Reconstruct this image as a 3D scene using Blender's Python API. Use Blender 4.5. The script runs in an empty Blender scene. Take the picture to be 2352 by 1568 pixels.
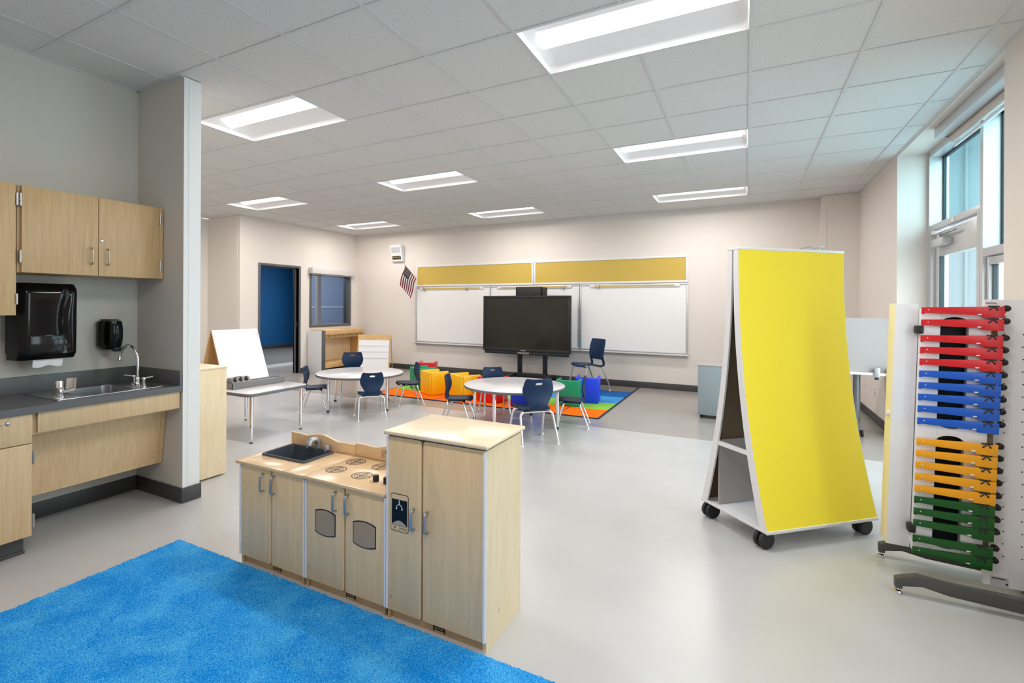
import bpy, bmesh, math, random
from mathutils import Vector, Matrix
random.seed(7)
S = bpy.context.scene
COL = S.collection
PI = math.pi
R = math.radians

# ------------------------------------------------------------------ camera, world, exposure
H = 2.993                                   # ceiling height
cam_d = bpy.data.cameras.new('camera')
cam = bpy.data.objects.new('camera', cam_d)
COL.objects.link(cam)
cam_d.sensor_fit = 'HORIZONTAL'
cam_d.sensor_width = 36.0
cam_d.lens = 1151.313 / 2352 * 36
cam_d.shift_x = (1176 - 1085.723) / 2352
cam_d.shift_y = (701.064 - 784) / 2352
cam_d.clip_start = 0.02
yaw, roll = -0.4988, 0.005
fw = Vector((math.sin(yaw), math.cos(yaw), 0))
rt0 = Vector((math.cos(yaw), -math.sin(yaw), 0))
up0 = Vector((0, 0, 1))
rt = rt0 * math.cos(roll) + up0 * math.sin(roll)
up = -rt0 * math.sin(roll) + up0 * math.cos(roll)
M = Matrix((rt, up, -fw)).transposed().to_4x4()
M.translation = Vector((-0.0207, -3.2963, H - 1.5957))
cam.matrix_world = M
S.camera = cam

w = bpy.data.worlds.new('World')
S.world = w
w.use_nodes = True
bg = w.node_tree.nodes['Background']
bg.inputs[0].default_value = (0.86, 0.945, 1.0, 1)
bg.inputs[1].default_value = 7.0

LAMP = 26.0                                  # watts of each ceiling light
LAMP_COL = (1.0, 0.95, 0.91)
S.view_settings.view_transform = 'Standard'
S.view_settings.look = 'None'
S.view_settings.exposure = 0.2
S.view_settings.gamma = 1.0
S.view_settings.use_curve_mapping = False
S.cycles.use_denoising = True
S.cycles.max_bounces = 10
S.cycles.diffuse_bounces = 6
S.cycles.glossy_bounces = 4
S.cycles.transmission_bounces = 6
S.cycles.sample_clamp_indirect = 6.0
S.cycles.caustics_reflective = False
S.cycles.caustics_refractive = False

# ------------------------------------------------------------------ materials
def srgb(r, g, b):
    f = lambda c: (c / 255 / 12.92) if c <= 10 else ((c / 255 + 0.055) / 1.055) ** 2.4
    return (f(r), f(g), f(b), 1)

def mat(name, col, rough=0.5, metal=0.0, spec=0.5, noise=0.0, nscale=60, bump=0.0, bscale=200, coat=0.0):
    m = bpy.data.materials.new(name)
    m.use_nodes = True
    nt = m.node_tree
    b = nt.nodes['Principled BSDF']
    b.inputs['Base Color'].default_value = col
    b.inputs['Roughness'].default_value = rough
    b.inputs['Metallic'].default_value = metal
    b.inputs['Specular IOR Level'].default_value = spec
    b.inputs['Coat Weight'].default_value = coat
    if noise or bump:
        tc = nt.nodes.new('ShaderNodeTexCoord')
    if noise:
        n = nt.nodes.new('ShaderNodeTexNoise')
        n.inputs['Scale'].default_value = nscale
        n.inputs['Detail'].default_value = 4
        nt.links.new(tc.outputs['Object'], n.inputs['Vector'])
        r = nt.nodes.new('ShaderNodeValToRGB')
        r.color_ramp.elements[0].position = 0.3
        r.color_ramp.elements[1].position = 0.7
        r.color_ramp.elements[0].color = tuple(c * (1 - noise) for c in col[:3]) + (1,)
        r.color_ramp.elements[1].color = tuple(min(1, c * (1 + noise)) for c in col[:3]) + (1,)
        nt.links.new(n.outputs['Fac'], r.inputs['Fac'])
        nt.links.new(r.outputs['Color'], b.inputs['Base Color'])
    if bump:
        n2 = nt.nodes.new('ShaderNodeTexNoise')
        n2.inputs['Scale'].default_value = bscale
        n2.inputs['Detail'].default_value = 3
        nt.links.new(tc.outputs['Object'], n2.inputs['Vector'])
        bp = nt.nodes.new('ShaderNodeBump')
        bp.inputs['Strength'].default_value = bump
        bp.inputs['Distance'].default_value = 0.002
        nt.links.new(n2.outputs['Fac'], bp.inputs['Height'])
        nt.links.new(bp.outputs['Normal'], b.inputs['Normal'])
    return m

def wood(name, c1, c2, grain=(14, 14, 1.2), rough=0.35, knots=False):
    m = bpy.data.materials.new(name)
    m.use_nodes = True
    nt = m.node_tree
    b = nt.nodes['Principled BSDF']
    b.inputs['Roughness'].default_value = rough
    tc = nt.nodes.new('ShaderNodeTexCoord')
    mp = nt.nodes.new('ShaderNodeMapping')
    mp.inputs['Scale'].default_value = grain
    nt.links.new(tc.outputs['Object'], mp.inputs['Vector'])
    n = nt.nodes.new('ShaderNodeTexNoise')
    n.inputs['Scale'].default_value = 3.0
    n.inputs['Detail'].default_value = 8
    n.inputs['Roughness'].default_value = 0.65
    n.inputs['Distortion'].default_value = 0.6
    nt.links.new(mp.outputs['Vector'], n.inputs['Vector'])
    r = nt.nodes.new('ShaderNodeValToRGB')
    r.color_ramp.elements[0].position = 0.32
    r.color_ramp.elements[1].position = 0.68
    r.color_ramp.elements[0].color = c1
    r.color_ramp.elements[1].color = c2
    nt.links.new(n.outputs['Fac'], r.inputs['Fac'])
    out = r.outputs['Color']
    if knots:
        v = nt.nodes.new('ShaderNodeTexVoronoi')
        v.inputs['Scale'].default_value = 4.2
        nt.links.new(tc.outputs['Object'], v.inputs['Vector'])
        r2 = nt.nodes.new('ShaderNodeValToRGB')
        r2.color_ramp.elements[0].position = 0.0
        r2.color_ramp.elements[1].position = 0.05
        r2.color_ramp.elements[0].color = (0.35, 0.35, 0.35, 1)
        r2.color_ramp.elements[1].color = (1, 1, 1, 1)
        nt.links.new(v.outputs['Distance'], r2.inputs['Fac'])
        mx = nt.nodes.new('ShaderNodeMixRGB')
        mx.blend_type = 'MULTIPLY'
        mx.inputs[0].default_value = 0.7
        nt.links.new(out, mx.inputs[1])
        nt.links.new(r2.outputs['Color'], mx.inputs[2])
        out = mx.outputs[0]
    nt.links.new(out, b.inputs['Base Color'])
    return m

def emis(name, col, s):
    m = bpy.data.materials.new(name)
    m.use_nodes = True
    nt = m.node_tree
    nt.nodes.remove(nt.nodes['Principled BSDF'])
    e = nt.nodes.new('ShaderNodeEmission')
    e.inputs[0].default_value = col
    e.inputs[1].default_value = s
    nt.links.new(e.outputs[0], nt.nodes['Material Output'].inputs[0])
    return m

def glassy(name, col, gloss=0.08):
    m = bpy.data.materials.new(name)
    m.use_nodes = True
    nt = m.node_tree
    nt.nodes.remove(nt.nodes['Principled BSDF'])
    t = nt.nodes.new('ShaderNodeBsdfTransparent')
    t.inputs[0].default_value = col
    g = nt.nodes.new('ShaderNodeBsdfGlossy')
    g.inputs['Roughness'].default_value = 0.02
    x = nt.nodes.new('ShaderNodeMixShader')
    lw = nt.nodes.new('ShaderNodeLayerWeight')
    pw = nt.nodes.new('ShaderNodeMath')
    pw.operation = 'POWER'
    pw.inputs[1].default_value = 4.0
    ma = nt.nodes.new('ShaderNodeMath')
    ma.operation = 'MULTIPLY_ADD'
    ma.inputs[1].default_value = 0.5
    ma.inputs[2].default_value = gloss * 0.5
    nt.links.new(lw.outputs['Facing'], pw.inputs[0])
    nt.links.new(pw.outputs[0], ma.inputs[0])
    nt.links.new(ma.outputs[0], x.inputs[0])
    nt.links.new(t.outputs[0], x.inputs[1])
    nt.links.new(g.outputs[0], x.inputs[2])
    nt.links.new(x.outputs[0], nt.nodes['Material Output'].inputs[0])
    return m

def tile_mat():
    m = mat('acoustic_tile', (0.70, 0.70, 0.69, 1), 0.9, spec=0.2)
    nt = m.node_tree
    b = nt.nodes['Principled BSDF']
    tc = nt.nodes.new('ShaderNodeTexCoord')
    n = nt.nodes.new('ShaderNodeTexNoise')
    n.inputs['Scale'].default_value = 150
    n.inputs['Detail'].default_value = 2
    nt.links.new(tc.outputs['Object'], n.inputs['Vector'])
    r = nt.nodes.new('ShaderNodeValToRGB')
    r.color_ramp.elements[0].position = 0.30
    r.color_ramp.elements[1].position = 0.42
    r.color_ramp.elements[0].color = (0.44, 0.44, 0.44, 1)
    r.color_ramp.elements[1].color = (0.70, 0.70, 0.69, 1)
    nt.links.new(n.outputs['Fac'], r.inputs['Fac'])
    nt.links.new(r.outputs['Color'], b.inputs['Base Color'])
    return m

def floor_mat(name, col, rough):
    m = mat(name, col, rough, noise=0.035, nscale=3.0, bump=0.03, bscale=25)
    nt = m.node_tree
    b = nt.nodes['Principled BSDF']
    return m

def rug_mat():
    m = mat('blue_pile', (0.0, 0.2, 0.7, 1), 0.95, spec=0.1)
    nt = m.node_tree
    b = nt.nodes['Principled BSDF']
    tc = nt.nodes.new('ShaderNodeTexCoord')
    n = nt.nodes.new('ShaderNodeTexNoise')
    n.inputs['Scale'].default_value = 210
    n.inputs['Detail'].default_value = 3
    n2 = nt.nodes.new('ShaderNodeTexNoise')
    n2.inputs['Scale'].default_value = 5
    n2.inputs['Detail'].default_value = 5
    n2.inputs['Distortion'].default_value = 0.5
    nt.links.new(tc.outputs['Object'], n.inputs['Vector'])
    nt.links.new(tc.outputs['Object'], n2.inputs['Vector'])
    a = nt.nodes.new('ShaderNodeMath')
    a.operation = 'MULTIPLY_ADD'
    a.inputs[1].default_value = 0.45
    nt.links.new(n2.outputs['Fac'], a.inputs[0])
    k = nt.nodes.new('ShaderNodeMath')
    k.operation = 'MULTIPLY'
    k.inputs[1].default_value = 1.0
    nt.links.new(n.outputs['Fac'], k.inputs[0])
    nt.links.new(k.outputs[0], a.inputs[2])
    r = nt.nodes.new('ShaderNodeValToRGB')
    r.color_ramp.elements[0].position = 0.62
    r.color_ramp.elements[1].position = 0.98
    r.color_ramp.elements[0].color = srgb(0, 124, 210)
    r.color_ramp.elements[1].color = srgb(96, 192, 240)
    nt.links.new(a.outputs[0], r.inputs['Fac'])
    nt.links.new(r.outputs['Color'], b.inputs['Base Color'])
    return m

m_wall = mat('cream_paint', (0.77, 0.71, 0.66, 1), 0.75, spec=0.25, bump=0.05, bscale=120)
m_wallk = mat('pale_grey_paint', (0.60, 0.585, 0.535, 1), 0.7, spec=0.25, bump=0.05, bscale=120)
m_bead = mat('white_corner_guard', (0.80, 0.81, 0.80, 1), 0.5)
m_tile = tile_mat()
m_grid = mat('grid_metal_white', (0.62, 0.63, 0.64, 1), 0.5)
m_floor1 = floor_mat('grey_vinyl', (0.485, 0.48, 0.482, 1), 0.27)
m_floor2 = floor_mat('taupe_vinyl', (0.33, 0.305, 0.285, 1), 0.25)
m_base = mat('charcoal_vinyl_base', (0.055, 0.055, 0.058, 1), 0.45)
m_maple = wood('light_maple_veneer', (0.76, 0.54, 0.28, 1), (0.86, 0.645, 0.37, 1), (10, 10, 0.7), knots=True)
m_maple_t = wood('maple_laminate_top', (0.75, 0.52, 0.30, 1), (0.80, 0.58, 0.35, 1), (2, 12, 12), 0.22)
m_fridge_t = wood('pale_maple_top', (0.78, 0.62, 0.42, 1), (0.84, 0.69, 0.49, 1), (2, 10, 10), 0.25)
m_oak = wood('oak_laminate', (0.52, 0.335, 0.155, 1), (0.64, 0.44, 0.225, 1), (22, 22, 0.9), 0.4)
m_oak2 = wood('pale_oak_laminate', (0.58, 0.405, 0.215, 1), (0.69, 0.51, 0.30, 1), (22, 22, 0.9), 0.4)
m_birch = wood('birch_edge', (0.62, 0.38, 0.15, 1), (0.74, 0.48, 0.22, 1), (8, 8, 1.5), 0.4)
m_panel = wood('pale_birch_panel', (0.77, 0.61, 0.385, 1), (0.85, 0.70, 0.475, 1), (8, 8, 0.9), 0.4, True)
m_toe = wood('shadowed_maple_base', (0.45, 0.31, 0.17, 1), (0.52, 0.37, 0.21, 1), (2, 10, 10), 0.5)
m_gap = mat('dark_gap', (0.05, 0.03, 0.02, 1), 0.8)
m_counter = mat('slate_laminate', (0.115, 0.116, 0.120, 1), 0.42, noise=0.12, nscale=400)
m_steel = mat('brushed_steel', (0.55, 0.55, 0.56, 1), 0.25, 1.0)
m_chrome = mat('chrome', (0.82, 0.82, 0.84, 1), 0.08, 1.0)
m_nickel = mat('satin_nickel', (0.50, 0.50, 0.50, 1), 0.32, 1.0)
m_pull = mat('blue_grey_metal', (0.42, 0.45, 0.50, 1), 0.3, 0.9)
m_black = mat('gloss_black_plastic', (0.004, 0.004, 0.005, 1), 0.10, spec=0.28)
m_smoke = mat('smoked_plastic', (0.018, 0.018, 0.019, 1), 0.12, spec=0.25)
m_blackm = mat('matt_black', (0.012, 0.012, 0.013, 1), 0.5)
m_rubber = mat('black_rubber', (0.016, 0.016, 0.017, 1), 0.6)
m_screen = mat('dark_screen', (0.014, 0.0125, 0.009, 1), 0.16, spec=0.6)
m_paper = mat('white_paper', (0.80, 0.81, 0.83, 1), 0.8)
m_white = mat('white_laminate', (0.80, 0.80, 0.82, 1), 0.4)
m_wb = mat('whiteboard_enamel', (0.88, 0.86, 0.85, 1), 0.28)
m_wb2 = mat('bright_white_board', (0.88, 0.88, 0.90, 1), 0.35)
m_alu = mat('anodised_aluminium', (0.62, 0.62, 0.63, 1), 0.38, 0.55)
m_aluw = mat('white_metal_frame', (0.76, 0.76, 0.78, 1), 0.4)
m_cork = mat('mustard_cork', (0.60, 0.42, 0.09, 1), 0.85, noise=0.10, nscale=900)
m_navy = mat('navy_plastic', (0.005, 0.024, 0.072, 1), 0.42, spec=0.3, bump=0.15, bscale=700)
m_glide = mat('white_nylon', (0.82, 0.82, 0.82, 1), 0.4)
m_edge = mat('grey_edge_band', (0.16, 0.16, 0.17, 1), 0.5)
m_table = mat('pale_grey_laminate', (0.66, 0.65, 0.67, 1), 0.22)
m_yel = mat('yellow_fabric', (0.96, 0.76, 0.030, 1), 0.75, noise=0.06, nscale=500, bump=0.2, bscale=600)
m_brown = mat('brown_hardboard', (0.16, 0.11, 0.06, 1), 0.7)
m_gray = mat('blue_grey_steel', (0.26, 0.31, 0.335, 1), 0.45)
m_frame = mat('dark_grey_door_frame', (0.105, 0.108, 0.112, 1), 0.45)
m_blue_w = mat('deep_blue_paint', (0.0, 0.085, 0.25, 1), 0.7)
m_corr = mat('blue_grey_paint', (0.20, 0.27, 0.38, 1), 0.7)
m_carpet = mat('dark_grey_carpet', (0.10, 0.10, 0.105, 1), 0.95, noise=0.5, nscale=60)
m_shade = mat('shade_housing', (0.66, 0.63, 0.62, 1), 0.5)
m_lens = emis('lit_lens', (1.0, 0.975, 0.95, 1), 1.4)
m_refl = mat('white_reflector', (0.86, 0.86, 0.88, 1), 0.5)
m_glass = glassy('clear_glass', (0.92, 0.97, 0.97, 1))
m_teal = glassy('teal_tinted_glass', (0.70, 0.86, 0.88, 1))
m_iglass = glassy('interior_glass', (0.80, 0.85, 0.92, 1))
m_gasket = mat('dark_gasket', (0.012, 0.035, 0.045, 1), 0.5)
m_out = mat('outside_paving', (0.55, 0.58, 0.60, 1), 0.8)
m_clad = mat('teal_grey_cladding', (0.145, 0.185, 0.20, 1), 0.8)
m_red = mat('red_plastic', (0.72, 0.006, 0.014, 1), 0.38)
m_green = mat('green_plastic', (0.006, 0.27, 0.12, 1), 0.38)
m_blue = mat('blue_plastic', (0.004, 0.05, 0.80, 1), 0.38)
m_yelp = mat('yellow_plastic', (0.95, 0.54, 0.004, 1), 0.38)
m_xr = mat('red_enamel_bar', (0.66, 0.008, 0.014, 1), 0.3)
m_xb = mat('blue_enamel_bar', (0.004, 0.10, 0.55, 1), 0.3)
m_xy = mat('amber_enamel_bar', (0.88, 0.37, 0.004, 1), 0.3)
m_xg = mat('green_enamel_bar', (0.003, 0.085, 0.008, 1), 0.3)
m_pale_y = mat('pale_yellow_panel', (0.85, 0.785, 0.54, 1), 0.6)
m_leg = mat('warm_grey_metal', (0.085, 0.084, 0.082, 1), 0.45, 0.2)
m_rug = rug_mat()
m_b1 = mat('orange_rug_pile', (0.90, 0.16, 0.004, 1), 0.95, spec=0.1, noise=0.08, nscale=300)
m_b2 = mat('lime_rug_pile', (0.24, 0.52, 0.075, 1), 0.95, spec=0.1, noise=0.08, nscale=300)
m_b3 = mat('sky_blue_rug_pile', (0.055, 0.29, 0.62, 1), 0.95, spec=0.1, noise=0.08, nscale=300)
m_b4 = mat('royal_blue_rug_pile', (0.014, 0.105, 0.34, 1), 0.95, spec=0.1, noise=0.08, nscale=300)
m_b5 = mat('taupe_rug_pile', (0.20, 0.17, 0.14, 1), 0.95, spec=0.1, noise=0.08, nscale=300)
m_bind = mat('navy_binding', (0.012, 0.022, 0.06, 1), 0.9)
m_ink = mat('black_ink', (0.008, 0.008, 0.008, 1), 0.5)
m_mesh = mat('oven_door_print', (0.40, 0.30, 0.20, 1), 0.6, noise=0.35, nscale=900)
m_ice = mat('midnight_print', (0.003, 0.008, 0.014, 1), 0.55, spec=0.25)
m_pgrey = mat('grey_print', (0.42, 0.38, 0.32, 1), 0.6)
m_silver = mat('silver_paint', (0.46, 0.47, 0.49, 1), 0.35, 0.6)
m_bin = mat('charcoal_tub_plastic', (0.055, 0.066, 0.088, 1), 0.3)
m_tray = mat('grey_plastic', (0.22, 0.218, 0.215, 1), 0.35)
m_flagr = mat('flag_red', (0.20, 0.010, 0.022, 1), 0.8)
m_flagw = mat('flag_white', (0.78, 0.74, 0.74, 1), 0.8)
m_flagb = mat('flag_navy', (0.010, 0.014, 0.035, 1), 0.8)
m_spk = mat('grey_grille', (0.52, 0.52, 0.55, 1), 0.6)
m_led = mat('amber_print', (0.5, 0.40, 0.06, 1), 0.5)
m_beige = mat('beige_plastic', (0.56, 0.49, 0.43, 1), 0.45)
m_acr = mat('frosted_panel', (0.41, 0.375, 0.36, 1), 0.8)
m_tube = mat('grey_tube', (0.22, 0.225, 0.24, 1), 0.35, 0.4)

# ------------------------------------------------------------------ mesh helpers
class MB:
    def __init__(s):
        s.v, s.f, s.sm, s.mi = [], [], [], []

    def add(s, v, f, smooth=False, mi=0):
        o = len(s.v)
        s.v += [tuple(p) for p in v]
        for q in f:
            s.f.append(tuple(i + o for i in q))
            s.sm.append(smooth)
            s.mi.append(mi)
        return s

    def _bm(s, bm, smooth=False, mi=0, mtx=None):
        bm.verts.ensure_lookup_table()
        bm.verts.index_update()
        vs = [(mtx @ v.co if mtx else v.co) for v in bm.verts]
        s.add(vs, [[v.index for v in f.verts] for f in bm.faces], smooth, mi)
        bm.free()
        return s

    def box(s, x0, x1, y0, y1, z0, z1, bev=0.0, seg=2, mi=0, mtx=None):
        bm = bmesh.new()
        bmesh.ops.create_cube(bm, size=1)
        for v in bm.verts:
            v.co = Vector(((x0 + x1) / 2 + v.co.x * (x1 - x0), (y0 + y1) / 2 + v.co.y * (y1 - y0), (z0 + z1) / 2 + v.co.z * (z1 - z0)))
        if bev:
            bmesh.ops.bevel(bm, geom=bm.edges[:], offset=bev, segments=seg, affect='EDGES', profile=0.5)
        bmesh.ops.recalc_face_normals(bm, faces=bm.faces[:])
        return s._bm(bm, False, mi, mtx)

    def tube(s, pts, r, n=12, mi=0, cap=True):
        P = [Vector(p) for p in pts]
        rings = []
        nrm = None
        for i, p in enumerate(P):
            if i == 0: t = P[1] - P[0]
            elif i == len(P) - 1: t = P[-1] - P[-2]
            else: t = (P[i + 1] - p).normalized() + (p - P[i - 1]).normalized()
            t.normalize()
            if nrm is None:
                a = Vector((0, 0, 1)) if abs(t.z) < 0.9 else Vector((1, 0, 0))
                nrm = t.cross(a).normalized()
            else:
                nrm = (nrm - t * nrm.dot(t)).normalized()
            b = t.cross(nrm)
            rr = r[i] if isinstance(r, (list, tuple)) else r
            rings.append([p + (nrm * math.cos(2 * PI * k / n) + b * math.sin(2 * PI * k / n)) * rr for k in range(n)])
        v = [q for g in rings for q in g]
        f = []
        for i in range(len(P) - 1):
            for k in range(n):
                f.append((i * n + k, i * n + (k + 1) % n, (i + 1) * n + (k + 1) % n, (i + 1) * n + k))
        s.add(v, f, True, mi)
        if cap:
            s.add(rings[0], [tuple(range(n))[::-1]], False, mi)
            s.add(rings[-1], [tuple(range(n))], False, mi)
        return s

    def cyl(s, a, b, r, n=20, mi=0):
        return s.tube([a, b], r, n, mi)

    def lathe(s, prof, c=(0, 0, 0), n=28, mi=0, axis='z'):
        def place(x, y, z):
            if axis == 'z': q = (x, y, z)
            elif axis == 'y': q = (x, z, y)
            else: q = (z, x, y)
            return (c[0] + q[0], c[1] + q[1], c[2] + q[2])
        v = []
        for r, z in prof:
            for k in range(n):
                a = 2 * PI * k / n
                v.append(place(r * math.cos(a), r * math.sin(a), z))
        f = []
        for i in range(len(prof) - 1):
            for k in range(n):
                f.append((i * n + k, i * n + (k + 1) % n, (i + 1) * n + (k + 1) % n, (i + 1) * n + k))
        return s.add(v, f, True, mi)

    def prism(s, poly, axis, a, b, mi=0, bev=0.0, mtx=None):
        """poly: 2-D outline; axis 'x','y','z' is the extrusion axis from a to b"""
        def pl(u, v, d):
            return {'x': (d, u, v), 'y': (u, d, v), 'z': (u, v, d)}[axis]
        bm = bmesh.new()
        A = [bm.verts.new(pl(u, v, a)) for u, v in poly]
        B = [bm.verts.new(pl(u, v, b)) for u, v in poly]
        n = len(poly)
        bm.faces.new(A)
        bm.faces.new(B[::-1])
        for i in range(n):
            bm.faces.new((A[i], B[i], B[(i + 1) % n], A[(i + 1) % n]))
        bmesh.ops.recalc_face_normals(bm, faces=bm.faces[:])
        if bev:
            es = [e for e in bm.edges if abs((e.verts[0].co - e.verts[1].co).dot(Vector(pl(0, 0, 1)))) < 1e-6]
            bmesh.ops.bevel(bm, geom=es, offset=bev, segments=2, affect='EDGES', profile=0.5)
        return s._bm(bm, False, mi, mtx)

    def sheet(s, grid, th=0.0, skip=None, mi=0, mif=None):
        """grid: rows of points; thickened along the normals when th is set; skip(i,j) leaves a cell open"""
        nr, nc = len(grid), len(grid[0])
        G = [[Vector(p) for p in r] for r in grid]
        N = [[None] * nc for _ in range(nr)]
        for i in range(nr):
            for j in range(nc):
                a = G[min(i + 1, nr - 1)][j] - G[max(i - 1, 0)][j]
                b = G[i][min(j + 1, nc - 1)] - G[i][max(j - 1, 0)]
                N[i][j] = a.cross(b).normalized() if a.cross(b).length > 1e-12 else Vector((0, 0, 1))
        idx = lambda i, j: i * nc + j
        cells = {(i, j) for i in range(nr - 1) for j in range(nc - 1) if not (skip and skip(i, j))}
        top = [G[i][j] + N[i][j] * th / 2 for i in range(nr) for j in range(nc)]
        o = nr * nc
        v = top
        f = []
        mm = []
        for (i, j) in sorted(cells):
            f.append((idx(i, j), idx(i + 1, j), idx(i + 1, j + 1), idx(i, j + 1)))
            mm.append(mif(i, j) if mif else mi)
        if th:
            v = top + [G[i][j] - N[i][j] * th / 2 for i in range(nr) for j in range(nc)]
            for (i, j) in sorted(cells):
                f.append((o + idx(i, j), o + idx(i, j + 1), o + idx(i + 1, j + 1), o + idx(i + 1, j)))
                mm.append(mif(i, j) if mif else mi)
                for (di, dj, p, q) in ((-1, 0, (i, j), (i, j + 1)), (1, 0, (i + 1, j + 1), (i + 1, j)), (0, -1, (i + 1, j), (i, j)), (0, 1, (i, j + 1), (i + 1, j + 1))):
                    if (i + di, j + dj) not in cells:
                        f.append((idx(*p), idx(*q), o + idx(*q), o + idx(*p)))
                        mm.append(mif(i, j) if mif else mi)
        base = len(s.v)
        s.v += [tuple(p) for p in v]
        for q, m_ in zip(f, mm):
            s.f.append(tuple(k + base for k in q))
            s.sm.append(True)
            s.mi.append(m_)
        return s

    def build(s, name, m, parent=None, world=False, origin=None):
        me = bpy.data.meshes.new(name)
        v = s.v
        off = Vector((0, 0, 0))
        if parent is not None and world:
            off = Vector(parent['_b']) if '_b' in parent else parent.location.copy()
        if parent is None:
            if origin is None:
                xs = [p[0] for p in v]; ys = [p[1] for p in v]; zs = [p[2] for p in v]
                off = Vector(((min(xs) + max(xs)) / 2, (min(ys) + max(ys)) / 2, min(zs)))
            else:
                off = Vector(origin)
        me.from_pydata([(p[0] - off.x, p[1] - off.y, p[2] - off.z) for p in v], [], s.f)
        me.polygons.foreach_set('use_smooth', s.sm)
        ms = m if isinstance(m, (list, tuple)) else [m]
        for q in ms:
            me.materials.append(q)
        me.polygons.foreach_set('material_index', s.mi)
        me.update()
        try:
            me.set_sharp_from_angle(angle=R(40))
        except Exception:
            pass
        o = bpy.data.objects.new(name, me)
        COL.objects.link(o)
        if parent is not None:
            o.parent = parent
        else:
            o.location = off
        return o

def rrect(w, h, r, n=5, cx=0, cy=0):
    p = []
    for (sx, sy, a0) in ((1, 1, 0), (-1, 1, 90), (-1, -1, 180), (1, -1, 270)):
        for k in range(n + 1):
            a = R(a0 + 90 * k / n)
            p.append((cx + sx * (w / 2 - r) + r * math.cos(a), cy + sy * (h / 2 - r) + r * math.sin(a)))
    return p

def tag(o, label=None, cat=None, group=None, kind=None):
    if label: o['label'] = label
    if cat: o['category'] = cat
    if group: o['group'] = group
    if kind: o['kind'] = kind
    return o

def thing(name, label, cat, loc=(0, 0, 0), rz=0.0, group=None):
    o = bpy.data.objects.new(name, None)
    o.empty_display_size = 0.1
    COL.objects.link(o)
    o.location = loc
    o.rotation_euler = (0, 0, rz)
    return tag(o, label, cat, group)

def struct(name, mb, m):
    o = mb.build(name, m)
    o['kind'] = 'structure'
    return o

def sempty(name, loc):
    o = bpy.data.objects.new(name, None)
    o.empty_display_size = 0.1
    COL.objects.link(o)
    o.location = loc
    o['kind'] = 'structure'
    return o

def copy_tree(o, parent=None):
    c = o.copy()
    COL.objects.link(c)
    if parent is not None:
        c.parent = parent
    for ch in list(o.children):
        copy_tree(ch, c)
    return c

def text(name, body, size, m, parent, loc, rot, ext=0.0006, bold=0.0):
    cu = bpy.data.curves.new(name, 'FONT')
    cu.body = body
    cu.size = size
    cu.extrude = ext
    cu.offset = bold
    cu.align_x = 'CENTER'
    cu.align_y = 'CENTER'
    t = bpy.data.objects.new(name + '_tmp', cu)
    COL.objects.link(t)
    bpy.context.view_layer.update()
    dg = bpy.context.evaluated_depsgraph_get()
    me = bpy.data.meshes.new_from_object(t.evaluated_get(dg))
    bpy.data.objects.remove(t)
    me.materials.clear()
    me.materials.append(m)
    o = bpy.data.objects.new(name, me)
    COL.objects.link(o)
    o.parent = parent
    o.location = loc
    o.rotation_euler = rot
    return o

def arc(c, r, a0, a1, n, pl='xz', k=0.0):
    out = []
    for i in range(n + 1):
        a = R(a0 + (a1 - a0) * i / n)
        u, v = r * math.cos(a), r * math.sin(a)
        out.append({'xz': (c[0] + u, c[1], c[2] + v), 'yz': (c[0], c[1] + u, c[2] + v), 'xy': (c[0] + u, c[1] + v, c[2])}[pl])
    return out

def pull(axis_out, c, length, proj, r, n=10):
    """C shaped pull: c = centre on the surface, axis_out = outward unit vector, vertical"""
    a = Vector(axis_out)
    C0 = Vector(c)
    h = length / 2
    z = Vector((0, 0, 1))
    q = min(proj * 0.6, h * 0.6)
    pts = [C0 + z * h]
    for k in range(5):
        t = R(90 * k / 4)
        pts.append(C0 + z * (h - q + q * math.cos(t)) + a * (proj - q + q * math.sin(t)))
    for k in range(5):
        t = R(90 * k / 4)
        pts.append(C0 - z * (h - q + q * math.sin(t)) + a * (proj - q + q * math.cos(t)))
    pts.append(C0 - z * h)
    return MB().tube(pts, r, n)

# ------------------------------------------------------------------ setting: floor, walls, ceiling
T = 0.6096
XR, XK, YB = 1.37, -4.06, 5.65
Y1, Y2 = 0.97, 3.45                     # window recess in the right wall
XL = -7.98
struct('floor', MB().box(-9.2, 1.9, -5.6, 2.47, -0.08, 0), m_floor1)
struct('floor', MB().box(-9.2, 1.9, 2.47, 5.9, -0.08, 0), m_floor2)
struct('floor_corridor', MB().box(-9.7, -9.2, -1.2, 11.2, -0.08, 0).box(-9.2, -8.0, 5.9, 11.2, -0.08, 0), m_floor1)
struct('floor_carpet', MB().box(-13.4, -9.7, -1.2, 11.2, -0.08, 0), m_carpet)

struct('wall_back', MB().box(-8.15, 0.93, YB, YB + 0.15, 0, H).box(0.93, 1.9, 5.42, YB + 0.15, 0, H), m_wall)
struct('trim_1', MB().box(0.922, 0.93, 5.42, 5.44, 0.1, H - 0.002).box(0.985, 0.989, 5.4165, 5.42, 0.1, H - 0.002), m_wall)
wr = MB()
wr.box(XR, 1.765, Y2, 5.42, 0, H)
V1, V2 = -1.9, -0.75                    # a second window bay, beside the camera
wr.box(XR, 1.765, V2, Y1, 0, H)
wr.box(XR, 1.765, -5.6, V1, 0, H)
wr.box(XR, 1.765, V1, V2, 0, 0.85)
wr.box(XR, 1.765, V1, V2, H - 0.06, H + 0.3)
wr.box(XR, 1.765, Y1, Y2, H - 0.012, H + 0.3)
struct('wall_right', wr, m_wall)
wl = MB()
dy0, dy1, dz = 3.02, 3.94, 2.13
wy0, wy1, wz0, wz1 = 4.25, 5.43, 0.95, 2.05
wl.box(XL - 0.15, XL, 2.59, dy0, 0, H)
wl.box(XL - 0.15, XL, dy0, dy1, dz, H)
wl.box(XL - 0.15, XL, dy1, wy0, 0, H)
wl.box(XL - 0.15, XL, wy0, wy1, 0, wz0)
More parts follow.
